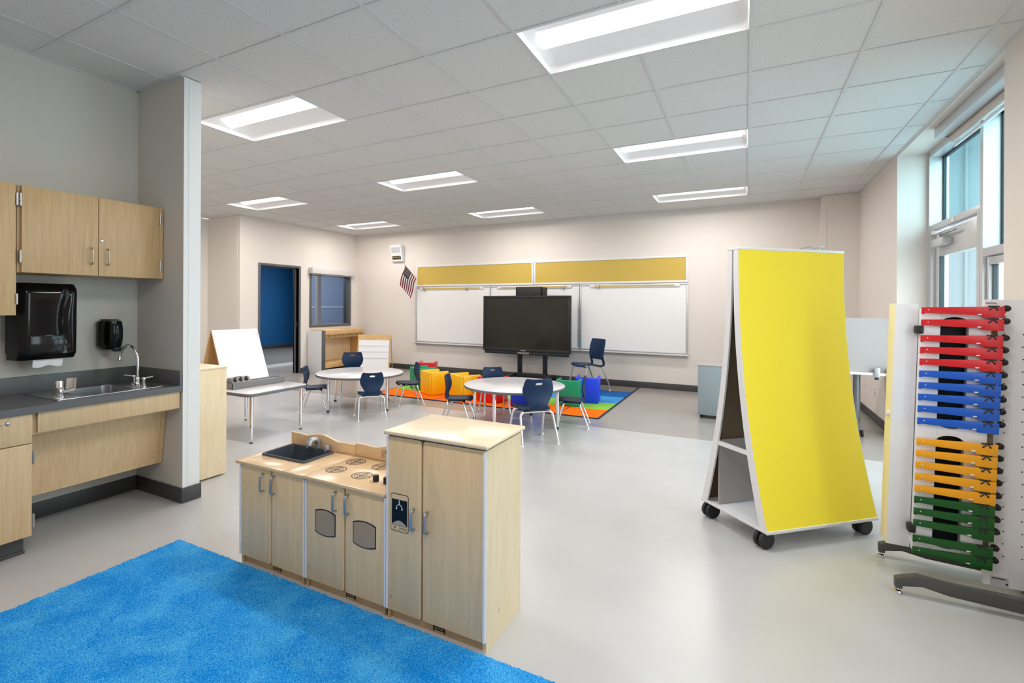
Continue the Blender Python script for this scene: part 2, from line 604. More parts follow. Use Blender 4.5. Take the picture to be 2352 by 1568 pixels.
wl.box(XL - 0.15, XL, wy0, wy1, wz1, H)
wl.box(XL - 0.15, XL, wy1, YB, 0, H)
wl.box(-9.0, XL - 0.15, 2.59, 2.74, 0, H)
struct('wall_left', wl, m_wall)
struct('wall_far_left', MB().box(-9.05, -8.9, -1.05, 2.59, 0, H), m_wall)
struct('trim_2', MB().box(-8.05, -8.046, 2.587, 2.59, 0.1, H - 0.002), m_bead)
struct('wall_kitchen', MB().box(XK - 0.15, XK, -5.6, -1.18, 0, H), m_wallk)
struct('wall_stub', MB().box(-9.05, -3.49, -1.18, -1.055, 0, H), m_wallk)
struct('trim_3', MB().box(-3.49, -3.485, -1.18, -1.055, 0.105, H - 0.003).box(-3.486, -3.483, -1.145, -1.142, 0.105, H - 0.003), m_bead)
struct('wall_front', MB().box(XK - 0.15, 1.9, -5.75, -5.6, 0, H), m_wall)
struct('wall_corridor', MB().box(-13.4, -13.25, -1.2, 11.2, 0, H), m_blue_w)
struct('wall_corridor_end', MB().box(-13.25, -8.0, 11.1, 11.2, 0, H).box(-13.25, -9.05, -1.3, -1.2, 0, H).box(-8.13, -8.0, YB + 0.15, 11.2, 0, H), m_corr)
struct('ceiling_corridor', MB().box(-13.4, -9.05, -1.3, 11.2, H, H + 0.1).box(-9.05, -8.13, 2.74, 11.2, H, H + 0.1), m_tile)
struct('wall_corridor_partition', MB().box(-12.4, -12.3, 8.05, 11.1, 0, H), m_corr)
struct('trim_4', MB().box(-12.3, -12.28, 8.05, 11.1, 1.30, 1.325), m_bead)
struct('trim_5', MB().box(-9.30, -9.20, 5.64, 5.76, 0, H), m_beige)

def baseboard(name, segs):
    b = MB()
    for (x0, x1, y0, y1) in segs:
        b.box(x0, x1, y0, y1, 0, 0.105, 0.002)
    struct(name, b, m_base)
t_ = 0.009
baseboard('baseboard_back', [(XL, 0.93, YB - t_, YB), (0.93 - t_, 0.93, 5.42 - t_, YB), (0.93, XR, 5.42 - t_, 5.42)])
baseboard('baseboard_right', [(XR - t_, XR, Y2 - t_, 5.42), (XR - t_, XR, -5.6, Y1 + t_), (XR, 1.60, Y2 - t_, Y2)])
baseboard('baseboard_left', [(XL, XL + t_, 2.59, dy0 - 0.05), (XL, XL + t_, dy1 + 0.05, YB), (-8.9, XL + t_, 2.59 - t_, 2.59), (-8.9, -8.9 + t_, -1.05, 2.59)])
baseboard('baseboard_kitchen', [(XK, XK + t_, -2.02, -1.18), (XK, -3.49 + t_, -1.18 - t_, -1.18), (-3.485, -3.485 + t_, -1.18 - t_, -1.055 + t_)])
baseboard('baseboard_corridor', [(-13.25, -13.25 + t_, -1.2, 11.1)])

# ceiling: acoustic tiles between white T bars, openings for the light fixtures
LIGHTS = [(-7, -1), (-2, -1), (-7, 3), (-2, 3), (-2, 7), (-7, 7), (-12, 3), (-12, 7), (-12, -1), (-2, -5), (-2, -9), (-6, -9)]  # fixtures over and behind the camera are unseen, added to brighten the foreground
lit = {}
for k, (i, j) in enumerate(LIGHTS):
    lit[(i, j)] = lit[(i + 1, j)] = k
X0c, X1c, Y0c, Y1c = -8.9, XR, -5.6, YB
cm = MB()
gm = MB()
i0, i1 = math.floor(X0c / T), math.ceil(X1c / T)
j0, j1 = math.floor(Y0c / T), math.ceil(Y1c / T)
def inside(x, y):
    if x < XK and y < -1.05: return False
    return True
for i in range(i0, i1):
    for j in range(j0, j1):
        xa, xb = max(i * T, X0c), min((i + 1) * T, X1c)
        ya, yb = max(j * T, Y0c), min((j + 1) * T, Y1c)
        if xb <= xa or yb <= ya or (i, j) in lit: continue
        if not inside((xa + xb) / 2, yb): continue
        cm.box(xa, xb, ya, yb, H + 0.004, H + 0.02)
gw = 0.011
def bar_x(j, xa, xb):
    gm.box(xa, xb, j * T - gw, j * T + gw, H - 0.001, H + 0.006)
def bar_y(i, ya, yb):
    gm.box(i * T - gw, i * T + gw, ya, yb, H - 0.0014, H + 0.006)
for j in range(j0 + 1, j1):
    xa = X0c if j * T > -1.0 else XK
    bar_x(j, xa, X1c)
for i in range(i0 + 1, i1):
    for j in range(j0, j1):
        ya, yb = max(j * T, Y0c), min((j + 1) * T, Y1c)
        if i * T < XK and yb < -1.0: continue
        if (i, j) in lit and lit.get((i - 1, j)) == lit[(i, j)]: continue
        bar_y(i, ya, yb)
for (xa, xb, ya, yb) in ((XK, XK + 0.018, -5.6, -1.18), (XK, -3.49, -1.198, -1.18), (X0c, 0.93, YB - 0.018, YB), (XR - 0.018, XR, -5.6, 5.42), (XL, XL + 0.018, 2.59, YB)):
    gm.box(xa, xb, ya, yb, H - 0.0012, H + 0.006)
struct('ceiling', cm, m_tile)
struct('trim_6', gm, m_grid)

# ------------------------------------------------------------------ ceiling lights
def light_fixture(i, j, label, power=1.0):
    cx, cy = (i + 1) * T, (j + 0.5) * T
    t = thing('ceiling_light', label, 'ceiling light', (cx, cy, H), 0, 'recessed ceiling lights')
    hw, hd = T - gw, T / 2 - gw
    prof = []
    n = 8
    ri = 0.10
    for k in range(n + 1):
        a = k / n
        y = -hd + (hd - ri) * a
        prof.append((y, 0.085 * (1 - (1 - a) ** 2.2)))
    full = prof + [(-y, z) for y, z in prof[::-1]]
    g = [[(x, y, z) for (y, z) in full] for x in (-hw, hw)]
    h_ = MB().sheet(g, 0.0)
    for sx in (-1, 1):
        pl = [(y, z) for y, z in full] + [(hd, 0.12), (-hd, 0.12)]
        h_.prism(pl, 'x', sx * hw - 0.001, sx * hw + 0.001) if False else None
        rows = []
        for k in range(n + 1):
            a = k / n
            rows.append([(sx * (hw - 0.05 * a ** 2), y, z * a) for (y, z) in full])
        h_.sheet(rows, 0.0)
    h_.box(-hw, hw, -hd, hd, 0.10, 0.105)
    h_.build('reflector_housing', m_refl, t)
    L = MB()
    rows = []
    lw = hw - 0.045
    for x in (-lw, lw):
        rows.append([(x, -ri + 2 * ri * k / 12, 0.083 - 0.05 * math.sin(PI * k / 12)) for k in range(13)])
    L.sheet(rows, 0.0)
    for x in (-lw, lw):
        ring = [(x, -ri + 2 * ri * k / 12, 0.083 - 0.05 * math.sin(PI * k / 12)) for k in range(13)]
        L.add(ring, [tuple(range(13))])
    L.build('lit_lens', m_lens, t)
    ld = bpy.data.lights.new('lamp_strip', 'AREA')
    ld.shape = 'RECTANGLE'
    ld.size, ld.size_y = 2 * lw, 1.9 * ri
    ld.energy = LAMP * power
    ld.color = LAMP_COL
    lo_ = bpy.data.objects.new('lamp_strip', ld)
    COL.objects.link(lo_)
    lo_.parent = t
    lo_.location = (0, 0, 0.030)
    return t
LL = ['recessed ceiling light beside the top of the grey stub wall', 'largest recessed ceiling light, cut by the top of the photo',
      'middle recessed ceiling light of the column above the round tables', 'second recessed ceiling light in the right row, above the yellow board',
      'far recessed ceiling light of the right row, near the back wall', 'far recessed ceiling light above the wall-mounted whiteboards',
      'left recessed ceiling light above the corridor doorway corner', 'smallest recessed ceiling light in the corner near the wall clock',
      'recessed ceiling light hidden behind the stub wall', 'added unseen ceiling light brightening the foreground floor',
      'added fill light behind the camera on the window side', 'added fill light behind the camera on the kitchen side']
for (i, j), lb in zip(LIGHTS, LL):
    light_fixture(i, j, lb, 0.35 if j < -6 else 1.0)
la = bpy.data.lights.new('corridor_lamp', 'AREA')
la.energy = 200
la.size = 1.2
la.shape = 'RECTANGLE'
la.size_y = 7.0
lo = bpy.data.objects.new('corridor_lamp', la)
COL.objects.link(lo)
lo.location = (-10.6, 6.2, H - 0.03)

# ------------------------------------------------------------------ windows and doors of the setting
XF, XG = 1.615, 1.73
wd = sempty('window_1', (XF, (Y1 + Y2) / 2, 0))
fr = MB()
fr.box(XF, XF + 0.15, Y2 - 0.045, Y2, 0, H - 0.012)
fr.box(XF, XF + 0.15, Y1, Y1 + 0.05, 0, H - 0.012)
fr.box(XF, XF + 0.15, 2.085, 2.145, 0, H - 0.012)
fr.box(XF, XF + 0.15, Y1 + 0.05, 2.085, H - 0.07, H - 0.012)
fr.box(XF, XF + 0.15, 2.145, Y2 - 0.045, H - 0.07, H - 0.012)
fr.box(XF, XF + 0.15, 2.145, Y2 - 0.045, 2.165, 2.225, 0.003)
fr.box(XF, XF + 0.15, Y1 + 0.05, 2.085, 1.80, 1.865, 0.003)
fr.box(XF, XF + 0.15, Y1 + 0.05, 2.085, 0.0, 0.10)
fr.build('window_frame', m_alu, wd, world=True)
gk = MB()
def gasket(y0, y1, z0, z1, x=XG, t=0.022):
    gk.box(x - 0.012, x + 0.012, y0, y0 + t, z0, z1).box(x - 0.012, x + 0.012, y1 - t, y1, z0, z1)
    gk.box(x - 0.012, x + 0.012, y0, y1, z0, z0 + t * 0.5).box(x - 0.012, x + 0.012, y0, y1, z1 - t, z1)
gasket(2.145, Y2 - 0.045, 2.225, H - 0.07)
gasket(Y1 + 0.05, 2.085, 1.865, H - 0.07)
gk.build('gasket', m_gasket, wd, world=True)
MB().box(XG - 0.004, XG + 0.004, 2.16, Y2 - 0.06, 2.235, H - 0.08).build('glass_pane', m_teal, wd, world=True)
MB().box(XG - 0.004, XG + 0.004, Y1 + 0.06, 2.07, 1.875, H - 0.08).build('glass_pane', m_teal, wd, world=True)
# lower side light
lw_ = MB()
for (a, b, c, d) in ((Y1 + 0.055, Y1 + 0.10, 0.11, 1.79), (2.035, 2.08, 0.11, 1.79), (Y1 + 0.10, 2.035, 0.11, 0.17), (Y1 + 0.10, 2.035, 1.735, 1.79)):
    lw_.box(XF + 0.02, XF + 0.09, a, b, c, d, 0.002)
lw_.build('sash', m_alu, wd, world=True)
g2 = MB()
g2.box(XF + 0.04, XF + 0.07, 2.017, 2.035, 0.17, 1.735).box(XF + 0.04, XF + 0.07, Y1 + 0.1, Y1 + 0.118, 0.17, 1.735)
g2.build('gasket', m_gasket, wd, world=True)
MB().box(XF + 0.05, XF + 0.056, Y1 + 0.11, 2.03, 0.17, 1.735).build('glass_pane', m_glass, wd, world=True)
# second bay
w3 = sempty('window_3', (XF, (V1 + V2) / 2, 0.85))
fr = MB()
for a in (V1, V2 - 0.06):
    fr.box(XF, XF + 0.15, a, a + 0.06, 0.85, H - 0.06)
fr.box(XF, XF + 0.15, V1, V2, 0.85, 0.91).box(XF, XF + 0.15, V1, V2, H - 0.12, H - 0.06)
fr.build('window_frame', m_alu, w3, world=True)
MB().box(XG - 0.004, XG + 0.004, V1 + 0.05, V2 - 0.05, 0.9, H - 0.11).build('glass_pane', m_glass, w3, world=True)
# glazed exit door
dr = sempty('door_1', (XF, 2.78, 0))
d = MB()
d.box(XF + 0.0, XF + 0.10, 3.335, 3.405, 0, 2.165).box(XF + 0.0, XF + 0.10, 2.15, 2.20, 0, 2.165)
d.build('door_frame', m_alu, dr, world=True)
d = MB()
for (a, b, c, e) in ((3.23, 3.325, 0.01, 2.14), (2.21, 2.31, 0.01, 2.14), (2.31, 3.23, 0.01, 0.28), (2.31, 3.23, 1.90, 2.14)):
    d.box(XF + 0.03, XF + 0.075, a, b, c, e, 0.002)
d.build('door_leaf', m_alu, dr, world=True)
MB().box(XF + 0.036, XF + 0.07, 3.212, 3.23, 0.28, 1.90).box(XF + 0.036, XF + 0.07, 2.31, 2.328, 0.28, 1.90).build('gasket', m_gasket, dr, world=True)
MB().box(XF + 0.05, XF + 0.056, 2.31, 3.23, 0.28, 1.90).build('glass_pane', m_glass, dr, world=True)
clo = MB().box(XF - 0.045, XF + 0.03, 2.86, 3.16, 1.985, 2.055, 0.006).build('door_closer', m_alu, dr, world=True)
dcl = MB().box(XF - 0.03, XF - 0.005, 2.62, 3.02, 2.085, 2.097, 0.002).box(XF - 0.035, XF - 0.01, 2.98, 3.24, 2.10, 2.112, 0.002).cyl((XF - 0.02, 3.02, 2.05), (XF - 0.02, 3.02, 2.112), 0.014)
dcl.build('closer_arm', m_nickel, dr, world=True)
MB().box(XF - 0.006, XF + 0.001, 2.69, 2.76, 2.172, 2.212).build('alarm_contact', m_white, dr, world=True)
MB().tube([(XF + 0.03, 2.26, 0.93), (XF - 0.03, 2.26, 0.93), (XF - 0.03, 2.42, 0.93)], 0.011).build('door_handle', m_nickel, dr, world=True)
# roller shade over the right bay
rs = thing('roller_shade', 'rolled-up window shade with pale fabric above the right-hand exterior window', 'window shade', (1.5, 1.76, 2.84))
MB().box(1.44, 1.60, Y1 + 0.002, 2.56, 2.895, 2.978, 0.004).build('fascia', m_alu, rs, world=True)
MB().cyl((1.555, Y1 + 0.02, 2.872), (1.555, 2.52, 2.872), 0.032).build('fabric_roll', m_beige, rs, world=True)
MB().box(1.555, 1.575, Y1 + 0.02, 2.52, 2.795, 2.815, 0.004).build('hem_bar', m_white, rs, world=True)
MB().prism([(1.50, 2.895), (1.60, 2.895), (1.60, 2.82)], 'y', 2.53, 2.545).build('bracket', m_silver, rs, world=True)
# outside
struct('floor_outside', MB().box(1.9, 14, -8, 16, -0.2, -0.05), m_out)
struct('wall_outside', MB().box(1.9, 4.6, 7.0, 7.2, -0.05, 5.2).box(1.9, 4.62, 6.99, 7.0, 1.20, 1.225).box(2.9, 2.93, 6.96, 7.0, -0.05, 5.2).box(1.9, 3.4, 5.6, 7.0, 4.3, 4.5), m_clad)

# interior doorway and interior window on the left
d2 = sempty('door_2', (XL, 3.48, 0))
d = MB()
for (a, b, c, e) in ((dy0 - 0.045, dy0, 0, dz + 0.045), (dy1, dy1 + 0.045, 0, dz + 0.045)):
    d.box(XL - 0.16, XL + 0.012, a, b, c, e, 0.002)
d.box(XL - 0.16, XL + 0.012, dy0, dy1, dz, dz + 0.045, 0.002)
d.box(XL - 0.11, XL - 0.07, dy0, dy0 + 0.015, 0, dz).box(XL - 0.11, XL - 0.07, dy1 - 0.015, dy1, 0, dz).box(XL - 0.11, XL - 0.07, dy0, dy1, dz - 0.015, dz)
d.build('door_frame', m_frame, d2, world=True)
MB().box(XL - 0.06, XL - 0.03, dy1 - 0.002, dy1 + 0.001, 0.93, 1.05).build('strike_plate', m_blackm, d2, world=True)
w2 = sempty('window_2', (XL, 4.84, 0.9))
d = MB()
d.box(XL - 0.16, XL + 0.012, wy0 - 0.03, wy0 + 0.03, wz0 - 0.03, wz1 + 0.03, 0.002).box(XL - 0.16, XL + 0.012, wy1 - 0.03, wy1 + 0.03, wz0 - 0.03, wz1 + 0.03, 0.002)
d.box(XL - 0.16, XL + 0.012, wy0 + 0.03, wy1 - 0.03, wz0 - 0.03, wz0 + 0.03, 0.002).box(XL - 0.16, XL + 0.012, wy0 + 0.03, wy1 - 0.03, wz1 - 0.03, wz1 + 0.03, 0.002)
d.build('window_frame', m_frame, w2, world=True)
MB().box(XL - 0.085, XL - 0.079, wy0 + 0.03, wy1 - 0.03, wz0 + 0.03, wz1 - 0.03).build('glass_pane', m_iglass, w2, world=True)
sh = thing('roller_shade', 'pale grey roller shade housing above the interior window', 'window shade', (XL + 0.06, 4.85, 2.03))
MB().box(XL, XL + 0.11, 4.20, 5.49, 2.045, 2.165, 0.006).build('housing', m_shade, sh, world=True)
MB().box(XL + 0.02, XL + 0.06, 4.24, 5.44, 2.020, 2.045, 0.003).build('hem_bar', m_silver, sh, world=True)
MB().tube([(XL + 0.03, 5.47, 2.04), (XL + 0.03, 5.472, 1.12)], 0.003).build('pull_cord', m_white, sh, world=True)

# ------------------------------------------------------------------ kitchen along the left wall
def hinge(px, x, y, z0, z1, r=0.0075):
    h_ = MB()
    n = 5
    for k in range(n):
        a = z0 + (z1 - z0) * k / n
        h_.cyl((x, y, a + 0.001), (x, y, a + (z1 - z0) / n - 0.001), r, 10)
    h_.cyl((x, y, z0 - 0.003), (x, y, z1 + 0.003), r * 0.7, 8)
    return h_.build('hinge', m_nickel, px, world=True)

def lock(px, x, y, z, r=0.012):
    l_ = MB().lathe([(0, 0.006), (r * 0.6, 0.006), (r * 0.95, 0.004), (r, 0)], (x, y, z), 18, 0, 'x')
    l_.box(x + 0.005, x + 0.0066, y - 0.001, y + 0.001, z - r * 0.45, z + r * 0.45)
    return l_.build('lock', m_nickel, px, world=True)

def kid(b, name, m, par, root):
    """child of a part: coordinates are world, the root empty carries the offset"""
    o = b.build(name, m, root, world=True)
    o.parent = par
    return o

t = thing('base_cabinet', 'oak base cabinet with drawer and door at the left photo edge', 'cabinet', (-3.8, -2.33, 0))
MB().box(-4.05, -3.522, -2.64, -2.016, 0.10, 0.785).build('body', m_oak2, t, world=True)
MB().box(-4.05, -3.56, -2.64, -2.035, 0.0, 0.10).box(-3.562, -3.552, -2.64, -2.03, 0, 0.018, 0.003).build('toe_kick', m_base, t, world=True)
dw = MB().box(-3.522, -3.50, -2.635, -2.019, 0.622, 0.783, 0.0015).build('drawer', m_oak2, t, world=True)
kid(MB().lathe([(0, 0.006), (0.008, 0.006), (0.011, 0.004), (0.0125, 0)], (-3.50, -2.125, 0.748), 18, 0, 'x').box(-3.495, -3.4935, -2.126, -2.124, 0.743, 0.753), 'lock', m_nickel, dw, t)
kid(MB().tube([(-3.50, -2.40, 0.74), (-3.47, -2.39, 0.74), (-3.465, -2.36, 0.74), (-3.465, -2.20, 0.74), (-3.47, -2.165, 0.74), (-3.50, -2.152, 0.74)], 0.005), 'handle', m_nickel, dw, t)
dd = MB().box(-3.522, -3.50, -2.635, -2.019, 0.107, 0.617, 0.0015).build('door', m_oak2, t, world=True)
for z0, z1 in ((0.503, 0.572), (0.152, 0.221)):
    h_ = hinge(t, -3.505, -2.011, z0, z1)
    h_.parent = dd

t = thing('sink_cabinet', 'oak wheelchair-access sink cabinet front with sloping panel under the steel sink', 'cabinet', (-3.75, -1.6, 0.25))
MB().box(-3.527, -3.505, -1.992, -1.188, 0.670, 0.783, 0.0015).build('apron', m_oak2, t, world=True)
MB().box(-3.57, -3.527, -2.014, -1.184, 0.66, 0.785).build('rail', m_oak2, t, world=True)
ap = MB().prism([(-3.675, 0.66), (-3.732, 0.253), (-3.748, 0.256), (-3.692, 0.662)], 'y', -2.014, -1.184).build('access_panel', m_oak2, t, world=True)
kid(MB().prism([(-3.671, 0.66), (-3.729, 0.251), (-3.732, 0.2515), (-3.675, 0.6605)], 'y', -1.215, -1.184), 'edge_strip', m_oak, ap, t)
for (y, z) in ((-1.24, 0.60), (-1.24, 0.30)):
    xx = -3.732 + (z - 0.253) / 0.407 * 0.057
    kid(MB().lathe([(0, 0.004), (0.005, 0.003), (0.006, 0)], (xx, y, z), 12, 0, 'x'), 'screw', m_nickel, ap, t)
MB().box(-4.05, -3.70, -1.196, -1.184, 0.66, 0.785).build('side_rail', m_oak2, t, world=True)

ct = thing('countertop', 'dark slate-grey laminate countertop with upstand along the left wall', 'countertop', (-3.77, -1.9, 0.787))
sx0, sx1, sy0, sy1 = -3.985, -3.565, -1.86, -1.30     # sink cut-out
c = MB()
c.box(-4.055, -3.482, -2.66, sy0, 0.787, 0.826).box(-4.055, -3.482, sy1, -1.184, 0.787, 0.826)
c.box(-4.055, sx0, sy0, sy1, 0.787, 0.826).box(sx1, -3.482, sy0, sy1, 0.787, 0.826)
c.build('worktop', m_counter, ct, world=True)
MB().box(-4.057, -4.040, -2.66, -1.184, 0.826, 0.932, 0.002).build('backsplash', m_counter, ct, world=True)
MB().box(-4.040, -3.482, -1.203, -1.184, 0.826, 0.928, 0.002).build('side_splash', m_counter, ct, world=True)

sk = thing('sink', 'shallow stainless steel drop-in sink set in the grey countertop', 'sink', (-3.78, -1.58, 0.65))
rim = MB()
bx0, bx1, by0, by1 = -3.945, -3.60, -1.73, -1.42
zt, zb = 0.830, 0.69
rim.box(-4.01, -3.545, -1.885, by0, 0.8265, zt, 0.0012).box(-4.01, -3.545, by1, -1.285, 0.8265, zt, 0.0012)
rim.box(-4.01, bx0, by0, by1, 0.8265, zt).box(bx1, -3.545, by0, by1, 0.8265, zt)
rim.box(-3.549, -3.543, -1.885, -1.285, 0.8268, 0.8325, 0.001)
rim.build('rim', m_steel, sk, world=True)
bs = MB()
o1 = rrect(bx1 - bx0 + 0.004, by1 - by0 + 0.004, 0.06, 6, (bx0 + bx1) / 2, (by0 + by1) / 2)
rows = []
for (k, z) in ((1.0, zt - 0.0005), (0.985, zb + 0.05), (0.96, zb + 0.012), (0.88, zb), (0.02, zb - 0.004)):
    cx_, cy_ = (bx0 + bx1) / 2, (by0 + by1) / 2
    rows.append([(cx_ + (x - cx_) * k, cy_ + (y - cy_) * k, z) for x, y in o1 + o1[:1]])
bs.sheet(rows, 0.0)
# corners between the round basin mouth and the square opening
for sx, sy in ((1, 1), (-1, 1), (-1, -1), (1, -1)):
    cx_, cy_ = (bx0 + bx1) / 2 + sx * (bx1 - bx0) / 2, (by0 + by1) / 2 + sy * (by1 - by0) / 2
    q = [(cx_ - sx * 0.06 + sx * 0.06 * math.cos(R(a)), cy_ - sy * 0.06 + sy * 0.06 * math.sin(R(a)), zt - 0.0004) for a in range(0, 91, 15)]
    bs.add([(cx_ + sx * 0.003, cy_ + sy * 0.003, zt - 0.0004)] + q, [(0, k, k + 1) for k in range(1, len(q))])
bs.build('basin', m_steel, sk, world=True)
MB().lathe([(0, 0.002), (0.03, 0.003), (0.036, 0)], (-3.77, -1.57, zb - 0.003), 20).build('drain', m_chrome, sk, world=True)

fa = thing('faucet', 'chrome gooseneck faucet with two lever handles on the steel sink', 'faucet', (-3.72, -1.355, 0.83))
MB().lathe([(0.024, 0), (0.024, 0.006), (0.018, 0.012), (0.015, 0.035), (0.017, 0.05), (0.014, 0.058), (0.016, 0.062), (0.010, 0.068)], (-3.72, -1.355, 0.83), 20).build('base', m_chrome, fa, world=True)
sp = [(-3.72, -1.355, 0.89), (-3.72, -1.355, 1.02)]
for k in range(1, 15):
    a = R(180 * k / 14 * 1.03)
    sp.append((-3.72 - 0.085 + 0.085 * math.cos(a), -1.355 - (0.0 + 0.03 * k / 14), 1.02 + 0.085 * math.sin(a)))
sp.append((sp[-1][0] + 0.004, sp[-1][1] - 0.002, sp[-1][2] - 0.015))
MB().tube(sp, 0.0095, 14).tube([sp[-2], sp[-1]], 0.0115, 14).build('spout', m_chrome, fa, world=True)
for (dx, dy, lx, ly) in ((-0.085, 0.02, -0.04, -0.045), (0.085, -0.005, 0.02, 0.05)):
    hh = MB().lathe([(0.020, 0), (0.020, 0.006), (0.013, 0.012), (0.012, 0.045), (0.015, 0.055), (0.012, 0.064), (0, 0.065)], (-3.72 + dx, -1.355 + dy, 0.83), 18)
    hh.tube([(-3.72 + dx, -1.355 + dy, 0.888), (-3.72 + dx + lx, -1.355 + dy + ly, 0.897)], [0.006, 0.0045], 10)
    hh.build('handle', m_chrome, fa, world=True)

bu = thing('drinking_bubbler', 'chrome drinking bubbler with beige mouth guard at the near sink corner', 'drinking fountain', (-3.66, -1.83, 0.83))
MB().lathe([(0.030, 0), (0.030, 0.006), (0.024, 0.012), (0.022, 0.05), (0.025, 0.054), (0.021, 0.058), (0.020, 0.09), (0.017, 0.098), (0, 0.099)], (-3.66, -1.83, 0.83), 22).build('valve_body', m_chrome, bu, world=True)
MB().tube([(-3.66, -1.83, 0.862), (-3.64, -1.79, 0.866), (-3.625, -1.765, 0.874)], [0.011, 0.010, 0.012], 12).build('nozzle', m_chrome, bu, world=True)
rows = []
for k in range(6):
    z = 0.868 + 0.072 * k / 5
    rows.append([(-3.655 + 0.045 * q / 6 - 0.010 * k / 5, -1.775 + 0.028 * (q / 6 - 0.5) + 0.02 * math.cos(PI * (q / 6 - 0.5)) + 0.010 * k / 5 - 0.012, z) for q in range(7)])
MB().sheet(rows, 0.004).build('mouth_guard', m_beige, bu, world=True)

# upper cabinets
t = thing('wall_cabinet', 'oak two-door wall cabinet above the paper towel dispenser', 'cabinet', (-3.9, -1.6, 1.577))
MB().box(-4.055, -3.742, -2.006, -1.184, 1.577, 2.085).build('body', m_oak, t, world=True)
MB().box(-3.742, -3.724, -1.212, -1.184, 1.577, 2.087).build('filler_strip', m_oak, t, world=True)
for (y0, y1, hy, sd) in ((-1.992, -1.600, -1.640, 0), (-1.596, -1.214, -1.548, 1)):
    dd = MB().box(-3.742, -3.72, y0, y1, 1.577, 2.085, 0.0015).build('door', m_oak, t, world=True)
    kid(pull((1, 0, 0), (-3.72, hy, 1.702), 0.104, 0.028, 0.0045), 'handle', m_nickel, dd, t)
    for z0, z1 in ((1.965, 2.035), (1.634, 1.704)):
        h_ = hinge(t, -3.722, (-1.997, -1.206)[sd], z0, z1)
        h_.parent = dd
    if sd:
        l_ = lock(t, -3.72, -1.578, 1.807)
        l_.parent = dd
t = thing('wall_cabinet', 'taller oak wall cabinet cut by the left photo edge', 'cabinet', (-3.9, -2.3, 1.327))
MB().box(-4.055, -3.742, -2.62, -2.009, 1.327, 2.085).build('body', m_oak, t, world=True)
dd = MB().box(-3.742, -3.72, -2.62, -2.022, 1.327, 2.087, 0.0015).build('door', m_oak, t, world=True)
for z0, z1 in ((1.965, 2.035), (1.392, 1.450)):
    h_ = hinge(t, -3.722, -2.013, z0, z1)
    h_.parent = dd

td = thing('paper_towel_dispenser', 'glossy black paper towel dispenser on the wall under the cabinets', 'dispenser', (-3.95, -1.8, 1.05))
MB().box(-4.058, -3.98, -1.955, -1.635, 1.075, 1.515, 0.012).build('back_box', m_blackm, td, world=True)
rows = []
for k in range(15):
    z = 1.048 + (1.520 - 1.048) * k / 14
    dpt = 0.178 + 0.010 * k / 14 - (0.045 if k == 14 else 0.006 if k == 13 else 0) - (0.03 if k == 0 else 0)
    y0, y1 = -1.965, -1.635
    rows.append([(-4.03 + dpt * (1 - abs(2 * q / 24 - 1) ** 14 * 0.75) - 0.016 * math.exp(-((q - 20 + 3.5 * math.sin(PI * k / 14)) / 1.1) ** 2) * min(1, k / 4, (14 - k) / 3), y0 + (y1 - y0) * q / 24, z) for q in range(25)])
MB().sheet(rows, 0.006).build('cover', m_black, td, world=True)
MB().box(-3.86, -3.838, -1.91, -1.73, 1.09, 1.20, 0.006).build('window_panel', m_smoke, td, world=True)
MB().box(-3.99, -3.90, -1.945, -1.655, 1.05, 1.075, 0.008).build('lower_lip', m_black, td, world=True)
rows = [[(-3.895 + 0.004 * math.sin(q * 1.3 + k), -1.875 + 0.155 * q / 10, 1.052 - 0.052 * k / 4 - (0.006 * math.sin(q * 0.9) if k == 4 else 0)) for q in range(11)] for k in range(5)]
MB().sheet(rows, 0.0015).build('paper_sheet', m_paper, td, world=True)

sd = thing('soap_dispenser', 'glossy black soap dispenser on the wall beside the faucet', 'dispenser', (-3.98, -1.402, 1.07))
MB().box(-4.058, -3.985, -1.462, -1.342, 1.085, 1.278, 0.02, 3).build('back_box', m_black, sd, world=True)
rows = []
for k in range(15):
    f_ = k / 14
    z = 1.078 + 0.208 * f_
    wd_ = 0.060 * (0.86 + 0.2 * math.sin(PI * (0.15 + 0.75 * f_)))
    dpt = 0.125 + 0.02 * math.sin(PI * f_ * 0.9) - (0.05 if k == 14 else 0) - (0.02 if k == 0 else 0)
    rows.append([(-4.03 + dpt * (1 - abs(2 * q / 14 - 1) ** 4 * 0.6), -1.402 + wd_ * (2 * q / 14 - 1), z) for q in range(15)])
MB().sheet(rows, 0.005).build('cover', m_black, sd, world=True)
MB().box(-3.892, -3.876, -1.421, -1.383, 1.150, 1.225, 0.006).build('level_window', m_smoke, sd, world=True)
MB().box(-3.93, -3.875, -1.422, -1.382, 1.062, 1.092, 0.006).build('push_lever', m_smoke, sd, world=True)

